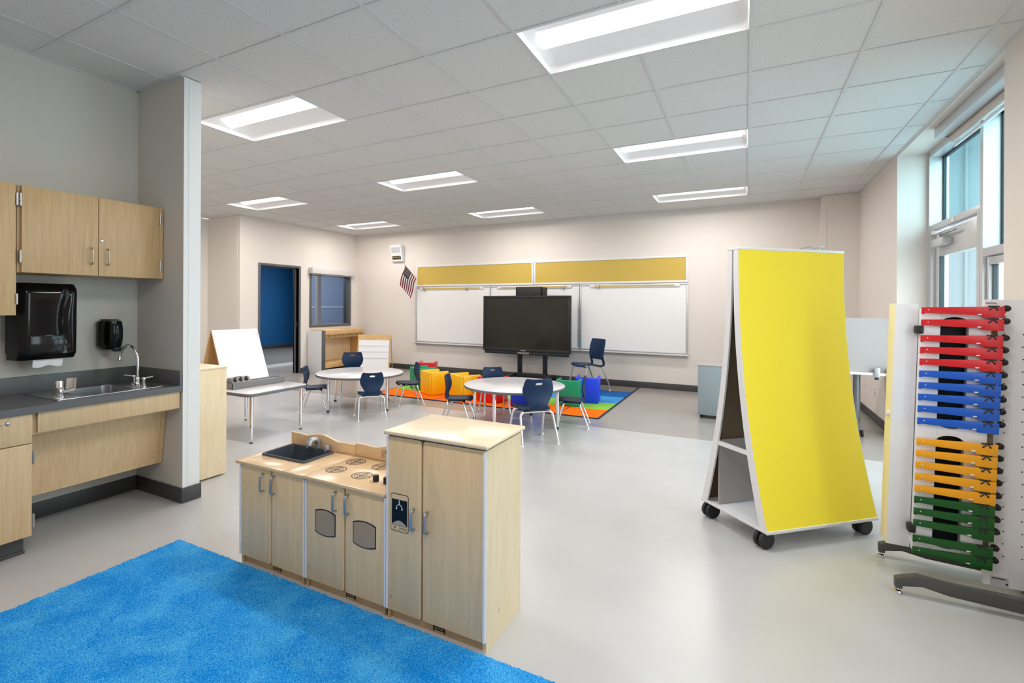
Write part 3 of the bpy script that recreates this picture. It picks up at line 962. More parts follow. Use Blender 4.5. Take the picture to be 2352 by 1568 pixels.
# ------------------------------------------------------------------ play kitchen
FY = -1.505                              # door face plane
BY = -1.155
def play_door(t, x0, x1, z0, z1, hx, hz, name='door', m=m_maple, rc=(0, 0, 0, 0)):
    po = []
    for (cx, cz, sx, sz, a0, r) in ((x1, z1, -1, -1, 0, rc[0]), (x0, z1, 1, -1, 90, rc[1]), (x0, z0, 1, 1, 180, rc[2]), (x1, z0, -1, 1, 270, rc[3])):
        if r == 0:
            po.append((cx, cz))
        else:
            for k in range(5):
                a = R(a0 + 22.5 * k)
                po.append((cx + sx * r + r * math.cos(a), cz + sz * r + r * math.sin(a)))
    dd = MB().prism(po, 'y', FY, FY + 0.018, bev=0.0015).build(name, m, t, world=True)
    kid(pull((0, -1, 0), (hx, FY, hz), 0.088, 0.026, 0.0052), 'handle', m_pull, dd, t)
    return dd
def piano(dd, t, x, z0, z1, w_=0.006):
    b = MB()
    n = int((z1 - z0) / 0.02)
    for k in range(n):
        a = z0 + (z1 - z0) * k / n
        b.box(x - w_, x + w_, FY - 0.005, FY + 0.006, a + 0.0006, a + (z1 - z0) / n - 0.0006)
    b.cyl((x, FY - 0.003, z0), (x, FY - 0.003, z1), 0.0045, 8)
    kid(b, 'piano_hinge', m_white, dd, t)
def logo(par, t, x, z, y):
    b = MB()
    b.box(x - 0.027, x + 0.027, y - 0.001, y, z - 0.009, z + 0.009)
    b.box(x - 0.030, x - 0.024, y - 0.0012, y, z - 0.015, z + 0.013).box(x + 0.024, x + 0.030, y - 0.0012, y, z - 0.015, z + 0.013)
    lb = kid(b, 'maker_mark', m_ink, par, t)
    L0 = t.location
    text('lettering', 'Jonti-Craft', 0.0098, m_maple, par, (x - L0.x, y - 0.0014 - L0.y, z - L0.z), (R(90), 0, 0), 0.0003)
RC = 0.012
def gap_shade_strip(t, xc, z1):  # dark strip that paints in the shade seen through the gap between doors
    MB().box(xc - 0.03, xc + 0.03, FY + 0.0185, FY + 0.0198, 0.047, z1).build('gap_shade_strip', m_gap, t, world=True)
SX0, SX1 = -2.447, -1.941
t = thing('play_sink_cabinet', 'maple play kitchen sink cabinet with black basin and two doors', 'play kitchen sink', ((SX0 + SX1) / 2, -1.33, 0))
bb = MB().box(-2.425, SX1, FY + 0.02, BY, 0.045, 0.43).box(-2.425, -2.407, FY + 0.02, BY, 0.43, 0.533).box(SX1 - 0.018, SX1, FY + 0.02, BY, 0.43, 0.533).box(-2.407, SX1 - 0.018, BY - 0.01, BY, 0.43, 0.533)
bb.build('body', m_maple, t, world=True)
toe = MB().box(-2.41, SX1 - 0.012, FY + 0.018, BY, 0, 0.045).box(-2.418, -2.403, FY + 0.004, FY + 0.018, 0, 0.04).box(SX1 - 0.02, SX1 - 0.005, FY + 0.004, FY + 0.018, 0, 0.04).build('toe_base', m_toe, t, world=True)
logo(toe, t, -2.155, 0.024, FY + 0.018)
d1 = play_door(t, -2.419, -2.187, 0.042, 0.532, -2.242, 0.463, rc=(RC, 0, 0, RC))
piano(d1, t, -2.424, 0.045, 0.530)
d2_ = play_door(t, -2.178, -1.948, 0.042, 0.532, -2.162, 0.463, rc=(0, RC, RC, 0))
piano(d2_, t, -1.944, 0.045, 0.530, 0.004)
gap_shade_strip(t, -2.1815, 0.531)
# worktop with opening
ox0, ox1, oy0, oy1 = -2.400, -2.090, -1.375, -1.170
zt0, zt1 = 0.535, 0.552
wt = MB()
wt.box(-2.452, ox0, -1.520, BY + 0.035, zt0, zt1, 0.004).box(ox1, -1.942, -1.520, BY + 0.035, zt0, zt1, 0.004)
wt.box(ox0 - 0.005, ox1 + 0.005, -1.520, oy0, zt0, zt1, 0.004).box(ox0 - 0.005, ox1 + 0.005, oy1, BY + 0.035, zt0, zt1, 0.004)
wt.build('worktop', m_maple_t, t, world=True)
def splash(t, x0, x1, bump_c, half_r=True):
    po = [(x0, 0.552)]
    n = 40
    top = []
    for k in range(n + 1):
        x = x0 + (x1 - x0) * k / n
        q_ = (x - x0) / (x1 - x0)
        z = 0.622 - 0.012 * q_ + 0.020 * math.exp(-((x - bump_c) / 0.075) ** 2) - 0.005 * math.exp(-((x - bump_c - 0.13) / 0.04) ** 2) - 0.004 * math.exp(-((x - bump_c + 0.12) / 0.035) ** 2)
        top.append((x, z))
    po = [(x1, 0.552), (x0, 0.552)] + top
    return MB().prism(po, 'y', BY + 0.018, BY + 0.034, bev=0.003).build('backsplash', m_maple_t, t, world=True)
splash(t, -2.452, -1.945, -2.20)
bn = MB()
ob = rrect(ox1 - ox0 + 0.03, oy1 - oy0 + 0.03, 0.022, 4, (ox0 + ox1) / 2, (oy0 + oy1) / 2)
cx_, cy_ = (ox0 + ox1) / 2, (oy0 + oy1) / 2
def sc_(k, z): return [(cx_ + (x - cx_) * k[0], cy_ + (y - cy_) * k[1], z) for x, y in ob + ob[:1]]
bn.sheet([sc_((1, 1), 0.5525), sc_((1.0, 1.0), 0.558), sc_((0.97, 0.96), 0.563), sc_((0.93, 0.89), 0.562), sc_((0.91, 0.87), 0.552), sc_((0.86, 0.82), 0.45), sc_((0.80, 0.76), 0.442), sc_((0.01, 0.01), 0.442)], 0.0)
bn.build('basin', m_bin, t, world=True)
fx, fy = -2.215, -1.152
tp = MB()
tp.tube([(fx, fy, 0.552), (fx, fy, 0.585)] + [(fx, fy - 0.035 + 0.035 * math.cos(R(a)), 0.585 + 0.03 * math.sin(R(a))) for a in (25, 50, 75, 100, 125)] + [(fx, fy - 0.065, 0.588)], [0.018, 0.017, 0.017, 0.017, 0.016, 0.016, 0.015, 0.015], 14)
tp.build('tap_spout', m_silver, t, world=True)
for dx in (-0.072, 0.074):
    MB().lathe([(0.0165, 0), (0.0165, 0.030), (0.0145, 0.034), (0, 0.034)], (fx + dx, fy - 0.004, 0.552), 18).build('tap_knob', m_silver, t, world=True)

TX0, TX1 = -1.937, -1.434
t = thing('play_stove', 'maple play kitchen stove with printed burners and two oven doors', 'play kitchen stove', ((TX0 + TX1) / 2, -1.33, 0))
MB().box(TX0 + 0.001, TX1 - 0.003, FY + 0.02, BY, 0.045, 0.533).build('body', m_maple, t, world=True)
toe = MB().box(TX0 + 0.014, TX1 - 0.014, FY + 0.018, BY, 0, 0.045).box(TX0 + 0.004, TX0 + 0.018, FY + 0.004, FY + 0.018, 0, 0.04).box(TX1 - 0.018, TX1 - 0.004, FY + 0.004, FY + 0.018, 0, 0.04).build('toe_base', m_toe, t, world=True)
logo(toe, t, -1.654, 0.024, FY + 0.018)
def oven_window(dd, t, x0, x1, z0, z1):
    def outline(g):
        po = []
        for k in range(9):
            u = k / 8
            po.append((x0 + g + (x1 - x0 - 2 * g) * u, z0 + g - 0.010 + 0.013 * (2 * u - 1) ** 2))
        for k in range(9):
            u = 1 - k / 8
            po.append((x0 + g + (x1 - x0 - 2 * g) * u, z1 - g + 0.010 - 0.013 * (2 * u - 1) ** 2))
        return po
    wn = kid(MB().prism(outline(0), 'y', FY - 0.0012, FY), 'oven_window_border', m_ink, dd, t)
    kid(MB().prism(outline(0.005), 'y', FY - 0.0020, FY - 0.0012), 'oven_window', m_mesh, dd, t)
d1 = play_door(t, -1.926, -1.683, 0.042, 0.532, -1.733, 0.461, rc=(RC, 0, 0, RC))
piano(d1, t, -1.931, 0.045, 0.530, 0.004)
oven_window(d1, t, -1.870, -1.736, 0.286, 0.396)
d2_ = play_door(t, -1.674, -1.441, 0.042, 0.532, -1.657, 0.461, rc=(0, RC, RC, 0))
piano(d2_, t, -1.437, 0.045, 0.530, 0.003)
oven_window(d2_, t, -1.627, -1.490, 0.286, 0.391)
gap_shade_strip(t, -1.6775, 0.531)
MB().box(-1.941, TX1 - 0.002, -1.520, BY + 0.035, zt0, zt1, 0.004).build('cooktop', m_maple_t, t, world=True)
for (bx, by) in ((-1.862, -1.222), (-1.862, -1.370), (-1.686, -1.376), (-1.686, -1.222)):
    b = MB()
    for (r0, r1) in ((0.053, 0.0480), (0.0395, 0.0365), (0.0275, 0.0245), (0.0145, 0.0120)):
        b.lathe([(r0, 0.0007), (r1, 0.0007)], (bx, by, zt1), 40)
    b.box(bx - 0.052, bx + 0.052, by - 0.0013, by + 0.0013, zt1, zt1 + 0.0007).box(bx - 0.0022, bx + 0.0022, by - 0.052, by + 0.052, zt1, zt1 + 0.0008)
    b.build('burner_print', m_ink, t, world=True)
for (bx, by) in ((-1.575, -1.405), (-1.512, -1.405)):
    kn = MB().lathe([(0.0145, 0.0), (0.0145, 0.026), (0.0125, 0.030), (0, 0.030)], (bx, by, zt1), 20).build('knob', m_blackm, t, world=True)
    kid(MB().lathe([(0.027, 0.0006), (0.0255, 0.0006)], (bx, by, zt1), 30), 'dial_print', m_ink, kn, t)
sp_ = splash(t, -1.940, -1.437, -1.685)
for zc, s_ in ((0.600, 1), (0.577, -1)):
    b = MB()
    yy = BY + 0.018
    for (a0, a1, c0, c1) in ((-0.009, 0.009, 0.0075, 0.009), (-0.009, 0.009, -0.009, -0.0075), (-0.009, -0.0075, -0.009, 0.009), (0.0075, 0.009, -0.009, 0.009)):
        b.box(-1.747 + a0, -1.747 + a1, yy - 0.0008, yy, zc + c0, zc + c1)
    b.prism([(-1.751, zc - 0.003 * s_), (-1.743, zc - 0.003 * s_), (-1.747, zc + 0.004 * s_)], 'y', yy - 0.0008, yy)
    kid(b, 'arrow_button', m_ink, sp_, t)
kid(MB().box(-1.728, -1.640, BY + 0.0172, BY + 0.018, 0.588, 0.610), 'clock_display', m_ink, sp_, t)
kid(MB().box(-1.728, -1.640, BY + 0.0172, BY + 0.018, 0.566, 0.584), 'button_pad', m_silver, sp_, t)

QX0, QX1 = -1.430, -0.930
t = thing('play_fridge', 'tall maple play kitchen refrigerator with two doors and ice dispenser print', 'play kitchen fridge', ((QX0 + QX1) / 2, -1.33, 0))
MB().box(QX0 + 0.003, QX1 - 0.016, FY + 0.02, BY, 0.03, 0.812).box(QX1 - 0.016, QX1, FY + 0.006, BY, 0, 0.812).build('body', m_panel, t, world=True)
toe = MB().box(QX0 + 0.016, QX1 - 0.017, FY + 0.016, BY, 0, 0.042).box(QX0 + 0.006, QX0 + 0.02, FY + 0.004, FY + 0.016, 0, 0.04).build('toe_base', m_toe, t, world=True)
logo(toe, t, -1.16, 0.022, FY + 0.016)
d1 = play_door(t, -1.421, -1.244, 0.040, 0.812, -1.281, 0.469, rc=(RC, 0, 0, RC))
piano(d1, t, -1.425, 0.043, 0.810, 0.005)
d2_ = play_door(t, -1.235, -0.943, 0.040, 0.812, -1.211, 0.469, rc=(0, RC, RC, 0))
piano(d2_, t, -0.937, 0.043, 0.810, 0.006)
gap_shade_strip(t, -1.2385, 0.811)
MB().box(-1.440, -0.919, -1.522, BY + 0.03, 0.820, 0.838, 0.007, 3).build('top', m_fridge_t, t, world=True)
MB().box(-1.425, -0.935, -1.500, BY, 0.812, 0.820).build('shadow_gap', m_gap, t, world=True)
px0, px1, pz0, pz1 = -1.407, -1.310, 0.396, 0.563
pc, pzc = (px0 + px1) / 2, (pz0 + pz1) / 2
b = kid(MB().prism(rrect(px1 - px0, pz1 - pz0, 0.012, 5, pc, pzc), 'y', FY - 0.0008, FY), 'dispenser_border', m_ink, d1, t)
kid(MB().prism(rrect(px1 - px0 - 0.006, pz1 - pz0 - 0.006, 0.010, 5, pc, pzc), 'y', FY - 0.0014, FY - 0.0008), 'dispenser_print', m_maple, d1, t)
kid(MB().box(px0 + 0.007, px1 - 0.007, FY - 0.002, FY - 0.0014, 0.425, 0.538), 'dispenser_window', m_ice, d1, t)
g_ = MB()
g_.box(pc - 0.003, pc + 0.001, FY - 0.0027, FY - 0.002, 0.516, 0.536)
g_.tube([(pc - 0.001 + 0.015 * math.cos(R(a)), FY - 0.0022, 0.502 + 0.014 * math.sin(R(a))) for a in range(-10, 191, 20)], 0.0016, 6)
for dx in (-0.016, 0.014):
    g_.lathe([(0, -0.0008), (0.004, -0.0006), (0.0045, 0)], (pc + dx, FY - 0.002, 0.498), 12, 0, 'y')
kid(g_, 'nozzle_print', m_white, d1, t)
po = [(px0 + 0.008 + (px1 - px0 - 0.016) * k / 12, 0.426 + 0.020 * math.sin(PI * k / 12)) for k in range(13)]
kid(MB().prism(po, 'y', FY - 0.0026, FY - 0.002), 'drip_tray_print', m_pgrey, d1, t)
b = MB()
for z in (0.4215, 0.4035):
    b.box(px0 + 0.008, px1 - 0.008, FY - 0.0019, FY - 0.0014, z, z + 0.0010)
b.box(pc - 0.0005, pc + 0.0005, FY - 0.0019, FY - 0.0014, 0.4035, 0.4215)
kid(b, 'button_outline', m_ink, d1, t)
L0 = t.location
text('lettering', 'ICE', 0.0105, m_ink, d1, (pc - 0.024 - L0.x, FY - 0.0018 - L0.y, 0.4125), (R(90), 0, 0), 0.0002, 0.0002)
text('lettering', 'WATER', 0.0095, m_ink, d1, (pc + 0.022 - L0.x, FY - 0.0018 - L0.y, 0.4125), (R(90), 0, 0), 0.0002, 0.0002)

# ------------------------------------------------------------------ blue rug
rg = MB()
nx, ny = 300, 200
rx0, rx1, ry0, ry1 = -2.935, -0.15, -3.35, -1.527
grid = []
for i in range(nx + 1):
    row = []
    for j in range(ny + 1):
        x = rx0 + (rx1 - rx0) * i / nx
        y = ry0 + (ry1 - ry0) * j / ny
        e = min(i, nx - i, j, ny - j)
        z = 0.001 if e == 0 else 0.016 + random.random() * 0.006
        jx = (random.random() - 0.5) * 0.006
        jy = (random.random() - 0.5) * 0.006
        row.append((x + jx, y + jy, z))
    grid.append(row)
rg.sheet(grid, 0.0)
tag(rg.build('shag_rug', m_rug), 'bright blue shag rug on the floor in front of the play kitchen', 'rug')

# ------------------------------------------------------------------ rainbow rug
AX0, AX1 = -5.16, -1.63
t = thing('striped_rug', 'rainbow striped rug under the soft cubes by the back wall', 'rug', ((AX0 + AX1) / 2, 4.2, 0))
ZR = 0.010
ys = [2.90, 3.42, 3.93, 4.47, 5.02, 5.56]
for (a, b_, m_, nm) in zip(ys[:-1], ys[1:], (m_b1, m_b2, m_b3, m_b4, m_b5), ('orange stripe', 'lime green stripe', 'sky blue stripe', 'royal blue stripe', 'taupe stripe')):
    g = []
    for k in range(61):
        x = AX0 + (AX1 - AX0) * k / 60
        wob = 0.018 * math.sin(k * 0.55)
        g.append([(x, a + (wob if a != ys[0] else 0), ZR), (x, b_ + (wob if b_ != ys[-1] else 0), ZR)])
    o = MB().sheet(g, 0.0).build('stripe', m_, t, world=True)
    o['label'] = nm
MB().box(AX0, AX1, ys[0], ys[-1], 0.0005, ZR - 0.0008).build('backing', m_b5, t, world=True)
b = MB()
bw = 0.022
b.box(AX0 - bw, AX1 + bw, ys[0] - bw, ys[0], 0, ZR + 0.002, 0.003).box(AX0 - bw, AX1 + bw, ys[-1], ys[-1] + bw, 0, ZR + 0.002, 0.003)
b.box(AX0 - bw, AX0, ys[0], ys[-1], 0, ZR + 0.002, 0.003).box(AX1, AX1 + bw, ys[0], ys[-1], 0, ZR + 0.002, 0.003)
b.build('binding', m_bind, t, world=True)
for xl in (-4.66, -4.03, -3.4, -2.77, -2.14):
    MB().box(xl - 0.006, xl + 0.006, ys[0], ys[0] + 0.5, ZR, ZR + 0.0006).build('square_outline', m_bind, t, world=True)

# ------------------------------------------------------------------ cube chairs
def cube_chair(name, col, m, corner_f, corner_o, label, depth=0.33, h=0.355, open_side=True):
    """corner_f, corner_o: the two ends of the closed side, seen from above; walls run away from it"""
    a, b_ = Vector((corner_f[0], corner_f[1], 0)), Vector((corner_o[0], corner_o[1], 0))
    ax = (b_ - a)
    L = ax.length
    ang = math.atan2(ax.y, ax.x)
    t = thing(name, label, 'cube chair', (a.x, a.y, ZR + 0.0032), ang, 'cube chairs on the rainbow rug')
    th = 0.032
    s_ = -1                              # body lies to the right of the closed side
    MB().box(0, L, s_ * th, 0, 0, h, 0.012, 3).build('back_wall', m, t)
    MB().box(0, th, s_ * depth, s_ * th, 0, h, 0.010, 3).build('side_wall', m, t)
    MB().box(L - th, L, s_ * depth, s_ * th, 0, h, 0.010, 3).build('side_wall', m, t)
    MB().box(th, L - th, s_ * (depth - 0.004), s_ * th, h * 0.36, h * 0.44, 0.008, 2).build('seat', m, t)
    return t
# closed side of each cube: from its near corner to its far corner, body to the right
cube_chair('cube_chair', 'green', m_green, (-4.69, 3.41), (-4.965, 3.585), 'green cube chair behind the small chair, touching the yellow cubes')
cube_chair('cube_chair', 'yellow', m_yelp, (-4.262, 3.125), (-4.557, 3.30), 'yellow cube chair on the left, beside the green cube')
cube_chair('cube_chair', 'yellow', m_yelp, (-3.635, 3.016), (-3.955, 3.196), 'yellow cube chair on the right, half hidden by a small chair')
cube_chair('cube_chair', 'red', m_red, (-4.90, 4.24), (-5.19, 4.12), 'red cube chair farthest back, beside the wall behind the green cube')
cube_chair('cube_chair', 'red', m_red, (-3.10, 3.07), (-3.43, 3.11), 'red cube chair seen under the right round table')
cube_chair('cube_chair', 'blue', m_blue, (-2.55, 2.95), (-2.87, 3.03), 'blue cube chair half hidden under the right round table')
cube_chair('cube_chair', 'green', m_green, (-2.02, 3.43), (-2.34, 3.39), 'green cube chair behind the right round table, beside the tall blue cube', 0.26)
cube_chair('cube_chair', 'blue', m_blue, (-1.848, 3.80), (-2.172, 3.745), 'blue cube chair at the right end, in front of the adult chair', 0.34)

# ------------------------------------------------------------------ tables
def round_table(c, ang, label):
    t = thing('round_table', label, 'table', (c[0], c[1], 0), ang, 'round activity tables')
    r, z = 0.594, 0.465
    MB().lathe([(0, -0.004), (r - 0.012, -0.004), (r - 0.004, -0.002), (r - 0.004, -0.001), (r - 0.006, -0.001)][::-1] and [(0, 0.0), (r - 0.004, 0.0), (r - 0.001, -0.002)], (0, 0, z), 72).build('tabletop', m_table, t)
    MB().lathe([(r - 0.001, -0.002), (r + 0.001, -0.005), (r + 0.001, -0.024), (r - 0.003, -0.029), (0, -0.029)], (0, 0, z), 72).build('edge_band', m_edge, t)
    for k in range(4):
        a = R(45 + 90 * k)
        x, y = 0.535 * math.cos(a), 0.535 * math.sin(a)
        l_ = MB().tube([(x, y, z - 0.03), (x, y, 0.17)], 0.020, 16).tube([(x, y, 0.175), (x, y, 0.022)], 0.0165, 16)
        l_.lathe([(0.034, 0), (0.034, -0.006), (0.02, -0.010)], (x, y, z - 0.0295), 16)
        for q in range(6):
            l_.lathe([(0.0025, -0.0005), (0.0, -0.0006)], (x, y - 0.0165, 0.05 + 0.02 * q), 8, 0, 'y')
        lg = l_.build('leg', m_chrome, t)
        f_ = MB().lathe([(0, 0), (0.018, 0), (0.019, 0.004), (0.018, 0.022)], (x, y, 0), 16).build('foot', m_rubber, t)
        f_.parent = lg
    return t
round_table((-4.71, 2.06), R(-98 - 45), 'left white round table, between the easel table and the cubes')
round_table((-2.43, 2.167), R(0 - 45), 'right white round table, in front of the big screen')

t = thing('rectangular_table', 'white rectangular table with rounded corners carrying the tabletop easel', 'table', (-4.855, 0.385, 0), R(0.5))
zt_ = 0.505
MB().prism(rrect(1.05, 0.78, 0.07, 8), 'z', zt_ - 0.004, zt_, bev=0.001).build('tabletop', m_table, t)
MB().prism(rrect(1.054, 0.784, 0.072, 8), 'z', zt_ - 0.034, zt_ - 0.0035, bev=0.004).build('edge_band', m_edge, t)
for (x, y) in ((0.475, -0.325), (0.455, 0.335), (-0.46, -0.33), (-0.46, 0.33)):
    l_ = MB().tube([(x, y, zt_ - 0.034), (x, y, 0.20)], 0.0205, 18).tube([(x, y, 0.205), (x, y, 0.045)], 0.0185, 18).cyl((x, y, 0.045), (x, y, 0.01), 0.004, 8)
    lg = l_.build('leg', m_chrome, t)
    f_ = MB().lathe([(0, 0), (0.017, 0), (0.018, 0.003), (0.008, 0.010)], (x, y, 0), 16).build('foot', m_rubber, t)
    f_.parent = lg

# tabletop easel with marker tray
ZT = zt_ + 0.001
t = thing('tabletop_easel', 'white two-sided tabletop easel with wooden edges and grey tray', 'easel', (-4.76, 0.2, ZT))
easel_root = t
ey0, ey1 = -0.10, 0.47
ztop = 1.115
def slab(x0, z0, x1, z1, th):
    v = Vector((x1 - x0, z1 - z0)).normalized()
    n = Vector((v.y, -v.x)) * th
    return [(x0, z0), (x1, z1), (x1 - n.x, z1 - n.y), (x0 - n.x, z0 - n.y)]
MB().prism(slab(-4.555, ZT + 0.03, -4.775, ztop, 0.004), 'y', ey0, ey1).build('white_panel', m_wb2, t, world=True)
MB().prism(slab(-4.559, ZT + 0.03, -4.779, ztop - 0.002, 0.014), 'y', ey0 + 0.001, ey1 - 0.001).build('wood_core', m_birch, t, world=True)
MB().prism([(-4.99, ZT), (-4.785, ztop), (-4.797, ztop), (-5.004, ZT)], 'y', ey0, ey1).build('back_panel', m_birch, t, world=True)
MB().prism([(-4.545, ZT), (-4.615, ZT + 0.11), (-4.63, ZT + 0.11), (-4.575, ZT)], 'y', ey0 + 0.02, ey1 - 0.02).build('front_rail', m_birch, t, world=True)
MB().tube([(-4.66, ey0 + 0.015, 0.74), (-4.94, ey0 + 0.015, 0.74)], 0.003, 8).build('stay', m_silver, t, world=True)
for (y, z) in ((ey0 + 0.03, 1.05), (ey1 - 0.03, 1.05)):
    x = -4.555 - 0.22 * (z - ZT - 0.03) / (ztop - ZT - 0.03)
    MB().lathe([(0, 0.004), (0.006, 0.003), (0.007, 0)], (x, y, z), 12, 0, 'x').build('screw', m_silver, t, world=True)
tr = MB()
ty0, ty1 = -0.10, 0.565
tr.box(-4.56, -4.42, ty0, ty1, ZT + 0.001, ZT + 0.012, 0.004)
tr.prism([(-4.42, ZT + 0.002), (-4.41, ZT + 0.065), (-4.428, ZT + 0.068), (-4.438, ZT + 0.006)], 'y', ty0, ty1, bev=0.002)
tr.box(-4.56, -4.552, ty0, ty1, ZT + 0.004, ZT + 0.062, 0.002).box(-4.56, -4.415, ty0, ty0 + 0.008, ZT + 0.004, ZT + 0.062, 0.002).box(-4.56, -4.415, ty1 - 0.008, ty1, ZT + 0.004, ZT + 0.062, 0.002)
trp = tr.build('tray', m_tray, t, world=True)
MB().prism([(-4.428, ZT + 0.066), (-4.475, ZT + 0.115), (-4.52, ZT + 0.115), (-4.552, ZT + 0.062), (-4.44, ZT + 0.058)], 'y', ty0 + 0.01, 0.13, bev=0.003).build('cup_holder', m_tray, t, world=True)
for k in range(3):
    cy_ = -0.055 + 0.068 * k
    o = MB().lathe([(0.018, -0.01), (0.018, 0.012), (0.010, 0.014), (0.008, 0.03), (0.011, 0.034), (0, 0.036)], (-4.448, cy_, ZT + 0.088), 14).build('clip_knob', m_blackm, t, world=True)
MB().box(-4.505, -4.495, -0.02, 0.05, ZT + 0.114, ZT + 0.119).build('handle_slot', m_blackm, t, world=True)
for (ya, yb) in ((0.36, 0.42), (0.43, 0.47)):
    tag(MB().cyl((-4.765, ya + 0.185, ZT + 0.0225), (-4.755, yb + 0.185, ZT + 0.0225), 0.009).build('chalk', m_paper), ('longer' if yb < 0.45 else 'shorter') + ' white stick of chalk lying in the easel tray', 'chalk', 'chalk in the easel tray')

EDX, EDY = -0.275, 0.185
easel_root.location.x += EDX
easel_root.location.y += EDY
# storage shelf behind the stub wall
t = thing('storage_shelf', 'pale birch storage unit whose plain end stands out behind the stub wall', 'shelf unit', (-4.3, -0.84, 0))
MB().box(-3.80, -3.775, -1.035, -0.637, 0.012, 0.872, 0.002).build('end_panel', m_panel, t, world=True)
MB().box(-4.80, -3.772, -1.038, -0.632, 0.872, 0.888, 0.003).build('top', m_fridge_t, t, world=True)
MB().box(-4.80, -4.775, -1.035, -0.637, 0.012, 0.872).build('end_panel', m_panel, t, world=True)
MB().box(-4.775, -3.80, -1.035, -1.02, 0.03, 0.872).build('back_panel', m_panel, t, world=True)
for z in (0.03, 0.44):
    MB().box(-4.775, -3.80, -1.02, -0.64, z, z + 0.018).build('shelf', m_panel, t, world=True)
MB().box(-4.77, -3.81, -1.02, -0.66, 0, 0.030).build('plinth', m_gap, t, world=True)

# ------------------------------------------------------------------ small chairs
def small_chair():
    t = thing('school_chair', '', 'chair', (0, 0, 0), 0, 'small navy school chairs')
    # side profile: (y, z, half width); the chair faces -y
    prof = [(-.160, .277, .105), (-.153, .291, .122), (-.135, .299, .134), (-.09, .301, .143), (-.04, .297, .148), (.02, .293, .148), (.07, .292, .140), (.105, .295, .124), (.126, .303, .104)]
    back = [(.126, .303, .104), (.140, .316, .088), (.147, .334, .083), (.147, .355, .092), (.143, .38, .108), (.138, .405, .124), (.135, .43, .136), (.135, .455, .143), (.138, .48, .144), (.143, .505, .140), (.147, .522, .135), (.150, .540, .130), (.153, .556, .125), (.155, .568, .118), (.156, .575, .106)]
    def finer(pr, m):
        out = []
        for a, b in zip(pr[:-1], pr[1:]):
            out += [tuple(p + (q - p) * k / m for p, q in zip(a, b)) for k in range(m)]
        return out + [pr[-1]]
    back = finer(back, 4)
    nc = 40
    def rows(pr, cup):
        g = []
        for k, (y, z, hw) in enumerate(pr):
            row = []
            for q in range(nc + 1):
                u = 2 * q / nc - 1
                x = hw * u
                if cup == 'b':
                    f_ = k / (len(pr) - 1)
                    row.append((x, y - 0.020 * u * u * min(1, f_ * 3), z - (0.006 * (1 - u * u) if k >= len(pr) - 12 else 0) * (k - len(pr) + 13) / 12))
                else:
                    row.append((x, y, z + 0.010 * u * u - 0.004))
            g.append(row)
        return g
    MB().sheet(rows(prof, 's'), 0.012).build('seat', m_navy, t)
    g = rows(back, 'b')
    def hole(i, j):                     # rounded hand hole near the top edge
        x, z = (g[i][j][0] + g[i + 1][j + 1][0]) / 2, (g[i][j][2] + g[i + 1][j + 1][2]) / 2
        x = max(0.0, abs(x) - 0.022)
        return (x / 0.012) ** 2 + ((z - 0.530) / 0.0105) ** 2 < 1 and not (z > 0.535 and x > 0.006)
    MB().sheet(g, 0.012, skip=hole).build('backrest', m_navy, t)
    # tube frame: four legs, each bent in under the seat
    for sx in (-1, 1):
        for (fy_, ty_, by_) in ((-0.172, -0.105, -0.095), (0.185, 0.10, 0.092)):
            pts = [(sx * 0.168, fy_, 0.016), (sx * 0.160, (fy_ + ty_) / 2, 0.13), (sx * 0.154, ty_, 0.235)]
            for k in range(1, 5):
                a = R(90 * k / 4)
                pts.append((sx * (0.154 - 0.044 * (1 - math.cos(a))), ty_ + (by_ - ty_) * k / 4, 0.235 + 0.040 * math.sin(a)))
            pts.append((0, by_, 0.276))
            lg = MB().tube(pts, 0.0110, 12).build('leg', m_chrome, t)
            gl = MB().lathe([(0, 0), (0.015, 0), (0.016, 0.006), (0.011, 0.016)], (sx * 0.168, fy_, 0), 14).build('glide', m_glide, t)
            gl.parent = lg
    for sy in (-0.075, 0.065):
        MB().box(-0.06, 0.06, sy - 0.014, sy + 0.014, 0.270, 0.290, 0.004).build('seat_bracket', m_blackm, t)
    MB().box(-0.10, -0.08, -0.085, 0.085, 0.272, 0.286, 0.003).box(0.08, 0.10, -0.085, 0.085, 0.272, 0.286, 0.003).build('seat_rail', m_blackm, t)
    return t
chair0 = small_chair()
used = [False]
def place(c, f, label, sc=1.0):
    o = chair0 if not used[0] else copy_tree(chair0)
    used[0] = True
    o.location = (c[0], c[1], 0)
    o.rotation_euler = (0, 0, math.atan2(f[1], f[0]) + PI / 2)
    o.scale = (sc, sc, sc)
    o['label'] = label
    return o
place((-4.115, 1.569), (-0.76, 0.65), 'navy school chair with its back to the camera at the left round table')
place((-4.226, 2.526), (-0.66, -0.75), 'navy school chair at the left round table, side-on against the yellow cube')
place((-5.06, 1.58), (0.83, 0.56), 'navy school chair side-on between the easel table and the left round table')
place((-5.37, 2.65), (0.70, -0.71), 'navy school chair facing the camera behind the left round table', 1.13)
place((-1.965, 1.588), (-0.69, 0.72), 'largest navy school chair, its back to the camera at the right round table', 1.15)
place((-1.80, 2.43), (-0.97, -0.24), 'navy school chair side-on right of the right round table')
place((-3.02, 1.86), (0.95, 0.31), 'navy school chair side-on left of the right round table, before a yellow cube')
place((-2.91, 2.62), (0.62, -0.78), 'navy school chair facing the camera behind the right round table')

